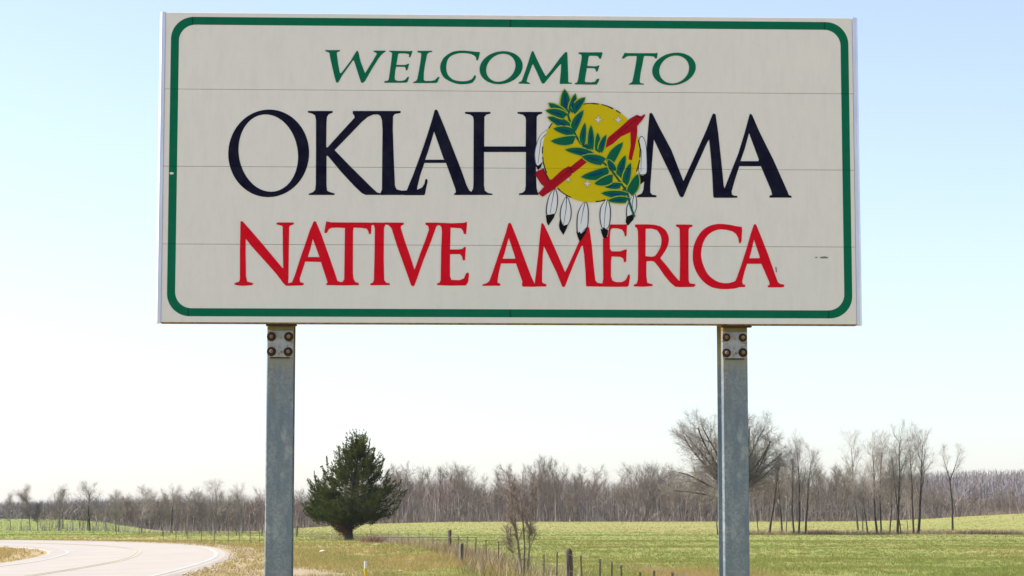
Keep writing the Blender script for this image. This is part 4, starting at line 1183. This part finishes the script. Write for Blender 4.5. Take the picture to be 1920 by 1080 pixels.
# ------------------------------------------------------------------ fence, markers, stones
def lumpy_post(h, r, seed, n=8, lean=0.0):
    rng = np.random.default_rng(seed)
    Vv, Ff = [], []
    zs = [-.3, .05, h * .35, h * .7, h * .97, h]
    for k, z in enumerate(zs):
        for q in range(n):
            a = 2 * math.pi * q / n
            rr = r * rng.uniform(.86, 1.12) * (.8 if k == len(zs) - 1 else 1)
            Vv.append((rr * math.cos(a) + lean * z, rr * math.sin(a), z + (rng.normal(0, .012) if k == len(zs) - 1 else 0)))
    for k in range(len(zs) - 1):
        for q in range(n):
            Ff.append((k * n + q, k * n + (q + 1) % n, (k + 1) * n + (q + 1) % n, (k + 1) * n + q))
    Ff.append(tuple(range((len(zs) - 1) * n, len(zs) * n)))
    return Vv, Ff
def t_post(h, lean=0.0, k=1.0):
    a = [box(-.030 * k, .030 * k, 0, .006, -.3, h), box(-.005, .005, .006, .040, -.3, h)]
    Vv, Ff = join(a)
    return [(x + lean * z, y, z) for x, y, z in Vv], Ff
fence = empty('wire_fence', (1.15, 45, 0))
tag(fence, 'wire stock fence of thin steel stakes and a few wooden posts along the pasture', 'fence')
def fput(V_, F_2, mat, x, y, name='fence_post', label=None):
    o = mesh(name, V_, F_2, M[mat], fence)
    o.location = (x - 1.15, y - 45, tz(x, y))
    if label: o['label'] = label
wp = []
fput(*lumpy_post(1.10, .068, 1, lean=-.03), 'fencewood', 1.16, 45.5, label='thick dark wooden fence post')
fput(*lumpy_post(1.15, .105, 2), 'fencewood', at(843, 127), 127, label='dark wooden fence post in the distance')
for px, ytop, ln in ((1020, 1039, 0), (1043, 1035, .02), (1094, 1042, -.05), (1125, 1048, 0), (1146, 1053, .01), (1167, 1060, -.02), (1200, 1073, 0), (1226, 1070, 0), (1259, 1072, .01)):
    # the stake's distance follows from the fence line
    best = min(np.linspace(24, 70, 400), key=lambda Y: abs(at(px, Y) - fence_x(Y)))
    Y = best; x = at(px, Y)
    h = zat(ytop, Y) - tz(x, Y)
    fput(*t_post(max(.75, min(1.25, h)), ln, .50), 'tpost', x, Y)
ys = [78, 86, 95, 104, 113, 138, 149, 160, 171, 182, 193, 214]
for i, Y in enumerate(ys):
    fput(*t_post(random.uniform(.85, 1.05), random.uniform(-.07, .07), .65), 'tpost', float(fence_x(Y)), Y)
fput(*lumpy_post(1.25, .10, 5, lean=.05), 'fencewood', at(556, 240), 240, label='dark leaning wooden fence post beside the left signpost')
# stakes along the outside of the bend
for i in range(9):
    x = -24 - i * 3.2; y = 246 + i * 3.2
    fput(*t_post(1.05, random.uniform(-.04, .04), 1.3), 'tpost', x, y)
for hz in (.35, .68, 1.0):
    segs = []
    pts = [(float(fence_x(y_)), y_) for y_ in np.arange(12, 243, 6)] + [(-23.5 - q * 3.2, 245 + q * 3.2) for q in range(12)]
    for (x0, y0), (x1, y1) in zip(pts[:-1], pts[1:]):
        segs.append((x0 - 1.15, y0 - 45, tz(x0, y0) + hz, x1 - 1.15, y1 - 45, tz(x1, y1) + hz, .0035, .0035))
    V_, F_2 = prisms(segs, 3)
    mesh('wire', V_, F_2, M['wire'], fence)
# horizontal brace pole by the far wooden post
V_, F_2 = prisms([(at(705, 132) , 132, .78, at(893, 124), 124, .80, .035, .03)], 6)
o = mesh('brace_rail', V_ - np.array([1.15, 45, 0]), F_2, M['fencewood'], fence)

# slender stakes in the verge fence nearer the road (left of the left signpost)
vf = empty('stake_fence', (-22, 172, 0))
tag(vf, 'row of thin stakes in dry grass outside the road bend left of the left signpost', 'fence')
for i, (px, Y) in enumerate(((428, 176), (449, 174), (469, 171), (487, 168), (402, 182), (378, 190), (352, 197), (330, 203), (306, 210))):
    x = at(px, Y)
    V_, F_2 = t_post(1.0, random.uniform(-.03, .03), .85)
    o = mesh('fence_post', V_, F_2, M['straw'] if i in (1, 3, 6) else M['tpost'], vf); o.location = (x + 22, Y - 172, tz(x, Y))
segs = []
pp = [(487, 168), (469, 171), (449, 174), (428, 176), (402, 182), (378, 190), (352, 197), (330, 203), (306, 210)]
for (a0, Y0), (a1, Y1) in zip(pp[:-1], pp[1:]):
    for hz in (.45, .95):
        x0, x1 = at(a0, Y0), at(a1, Y1)
        segs.append((x0 + 22, Y0 - 172, tz(x0, Y0) + hz, x1 + 22, Y1 - 172, tz(x1, Y1) + hz, .004, .004))
V_, F_2 = prisms(segs, 3)
mesh('wire', V_, F_2, M['wire'], vf)

# short post, pale on its left face
x, Y = at(866, 92), 92
sp_ = empty('short_post', (x, Y, tz(x, Y)))
V_, F_2 = lumpy_post(.78, .055, 9, lean=.02); mesh('post_shaft', V_, F_2, M['fencewood'], sp_)
V_, F_2 = box(-.125, -.052, -.075, .03, .10, .76); mesh('pale_board', V_, F_2, M['palewood'], sp_)
tag(sp_, 'short dark post with a pale board on its left side, beside the reddish weeds', 'post')
# flexible roadside marker: yellow below, white above
x, Y = at(686, 66), 66
mk = empty('roadside_marker', (x, Y, tz(x, Y)))
zt_ = zat(1052, Y) - mk.location.z; zm = zat(1066, Y) - mk.location.z
def curved(z0, z1, w_):
    P = []; Fq = []
    for z in (z0, z1):
        for q in range(7):
            a = R(-60 + 20 * q)
            P.append((w_ * math.sin(a), -.03 * math.cos(a), z + (.0)))
        for q in range(6, -1, -1):
            a = R(-60 + 20 * q)
            P.append(((w_ - .004) * math.sin(a), -.03 * math.cos(a) + .006, z))
    n = 14
    for q in range(n): Fq.append((q, (q + 1) % n, n + (q + 1) % n, n + q))
    Fq += [tuple(range(n))[::-1], tuple(range(n, 2 * n))]
    return P, Fq
mesh('marker_base', *curved(-.05, zm, .055), M['markeryellow'], mk)
mesh('marker_top', *curved(zm + .002, zt_, .052), M['markerwhite'], mk)
tag(mk, 'slim roadside marker, yellow with a white top, right of the left signpost', 'marker')

def rock(px, py, w_, seed, label, mat='stone'):
    Y = 1.6 * 4290 / (py - 980)
    x = at(px, Y)
    rng = np.random.default_rng(seed)
    import bmesh
    bm = bmesh.new(); bmesh.ops.create_icosphere(bm, subdivisions=2, radius=1)
    for v in bm.verts:
        v.co = Vector((v.co.x * w_ * .5, v.co.y * w_ * .4, v.co.z * w_ * .28)) * rng.uniform(.85, 1.15)
    me = bpy.data.meshes.new('rock'); bm.to_mesh(me); bm.free()
    me.materials.append(M[mat])
    o = bpy.data.objects.new('rock', me); COL.objects.link(o)
    o.location = (x, Y, tz(x, Y) + w_ * .2)
    tag(o, label, 'rock')
rock(606, 1042, .34, 1, 'pale rock in the dry grass just right of the left signpost')
rock(769, 1053, .16, 2, 'small whitish rock in grass right of the yellow marker')
rock(727, 1056, .13, 3, 'small dark lump in the dry grass above the yellow marker', 'fencewood')
rock(752, 1070, .12, 4, 'small pale stone in the green grass near the bottom edge')

# loose pale gravel spilling off the outside of the bend
rng = np.random.default_rng(71)
n = 2600
ks = rng.integers(0, len(CL), n)
ok = (CL[ks, 1] > 62) & (CL[ks, 1] < 182)
ks = ks[ok]; n = len(ks)
off = 4.0 + np.abs(rng.normal(0, .55, n)) + np.where((CL[ks, 1] > 95) & (CL[ks, 1] < 150), np.abs(rng.normal(0, 1.1, n)), 0)
gp = CL[ks] + NRM[ks] * off[:, None] + TAN[ks] * rng.uniform(-2, 2, n)[:, None]
gz = terrain(gp[:, 0], gp[:, 1]) + .015
s_ = rng.uniform(.015, .05, n)
oct_ = np.array([(1, 0, 0), (0, 1, 0), (-1, 0, 0), (0, -1, 0), (0, 0, .6), (0, 0, -.6)])
Vg = (np.stack([gp[:, 0], gp[:, 1], gz], 1)[:, None, :] + oct_[None] * s_[:, None, None] * rng.uniform(.7, 1.3, (n, 6, 1))).reshape(-1, 3)
fo = np.array([(0, 1, 4), (1, 2, 4), (2, 3, 4), (3, 0, 4), (1, 0, 5), (2, 1, 5), (3, 2, 5), (0, 3, 5)])
Fg = (fo[None] + (np.arange(n) * 6)[:, None, None]).reshape(-1, 3)
tag(mesh('gravel', Vg, Fg, M['gravel']), kind='stuff')

# ------------------------------------------------------------------ grass
def grass(name, n, y0, y1, smax, per, seed, pw=1.6):
    rng = np.random.default_rng(seed)
    u = rng.random(n)
    e = 1 - pw
    y = (y0 ** e + u * (y1 ** e - y0 ** e)) ** (1 / e)
    x = rng.uniform(-smax, smax, n) * y
    sd, bk = road_info(x, y)
    ok = (sd > 4.5) | (sd < -4.7)
    # patchy: thin out where the ground is bare
    ok &= rng.random(n) > dirtness(x, y) * 1.05
    x, y, sd = x[ok], y[ok], sd[ok]; n = len(x)
    d = dryness(x, y)
    clump = vnoise(x, y, 2.2, 12)
    h = np.where(d > .35, .16, .085) * (.5 + 1.1 * clump)
    h = h + .22 * np.exp(-((x - fence_x(y)) / .9) ** 2) * (y < 246) * rng.random(n)
    h = np.where((np.abs(sd) < 10), np.minimum(h, .13), h)
    bx = np.repeat(x, per) + rng.normal(0, .07, n * per); by = np.repeat(y, per) + rng.normal(0, .07, n * per)
    bz = terrain(bx, by) - .01
    hh = np.repeat(h, per) * rng.uniform(.5, 1.25, n * per)
    P0 = np.stack([bx, by, bz], 1)
    P1 = P0 + np.stack([rng.normal(0, .45, n * per) * hh, rng.normal(0, .45, n * per) * hh, hh], 1)
    V_, F_2 = thin_tris(P0, P1, np.clip(by * .00022, .006, .09) * rng.uniform(.7, 1.4, n * per), rng)
    dv = np.repeat(np.repeat(d, per) + rng.normal(0, .16, n * per), 3)
    tag(mesh(name, V_, F_2, M['grass'], attrs={'dry': dv, 'dirt': np.zeros(len(dv))}), kind='stuff')
grass('grass', 105000, 58, 300, .30, 5, 81)
grass('grass', 26000, 290, 616, .27, 5, 83)
grass('grass', 12000, 6, 60, .55, 4, 82, 1.01)

# ------------------------------------------------------------------ the air: thin even haze over the whole country
Vv, Ff = box(-4100, 4100, -110, 9100, -4.5, 62)
hz = mesh('haze', Vv, Ff, None)
m = bpy.data.materials.new('haze'); m.use_nodes = True
m.node_tree.nodes.clear()
pv = m.node_tree.nodes.new('ShaderNodeVolumePrincipled')
pv.inputs['Color'].default_value = (.90, .92, 1.0, 1)
pv.inputs['Density'].default_value = .00005
ou = m.node_tree.nodes.new('ShaderNodeOutputMaterial')
m.node_tree.links.new(pv.outputs[0], ou.inputs['Volume'])
hz.data.materials.append(m)
tag(hz, kind='stuff')
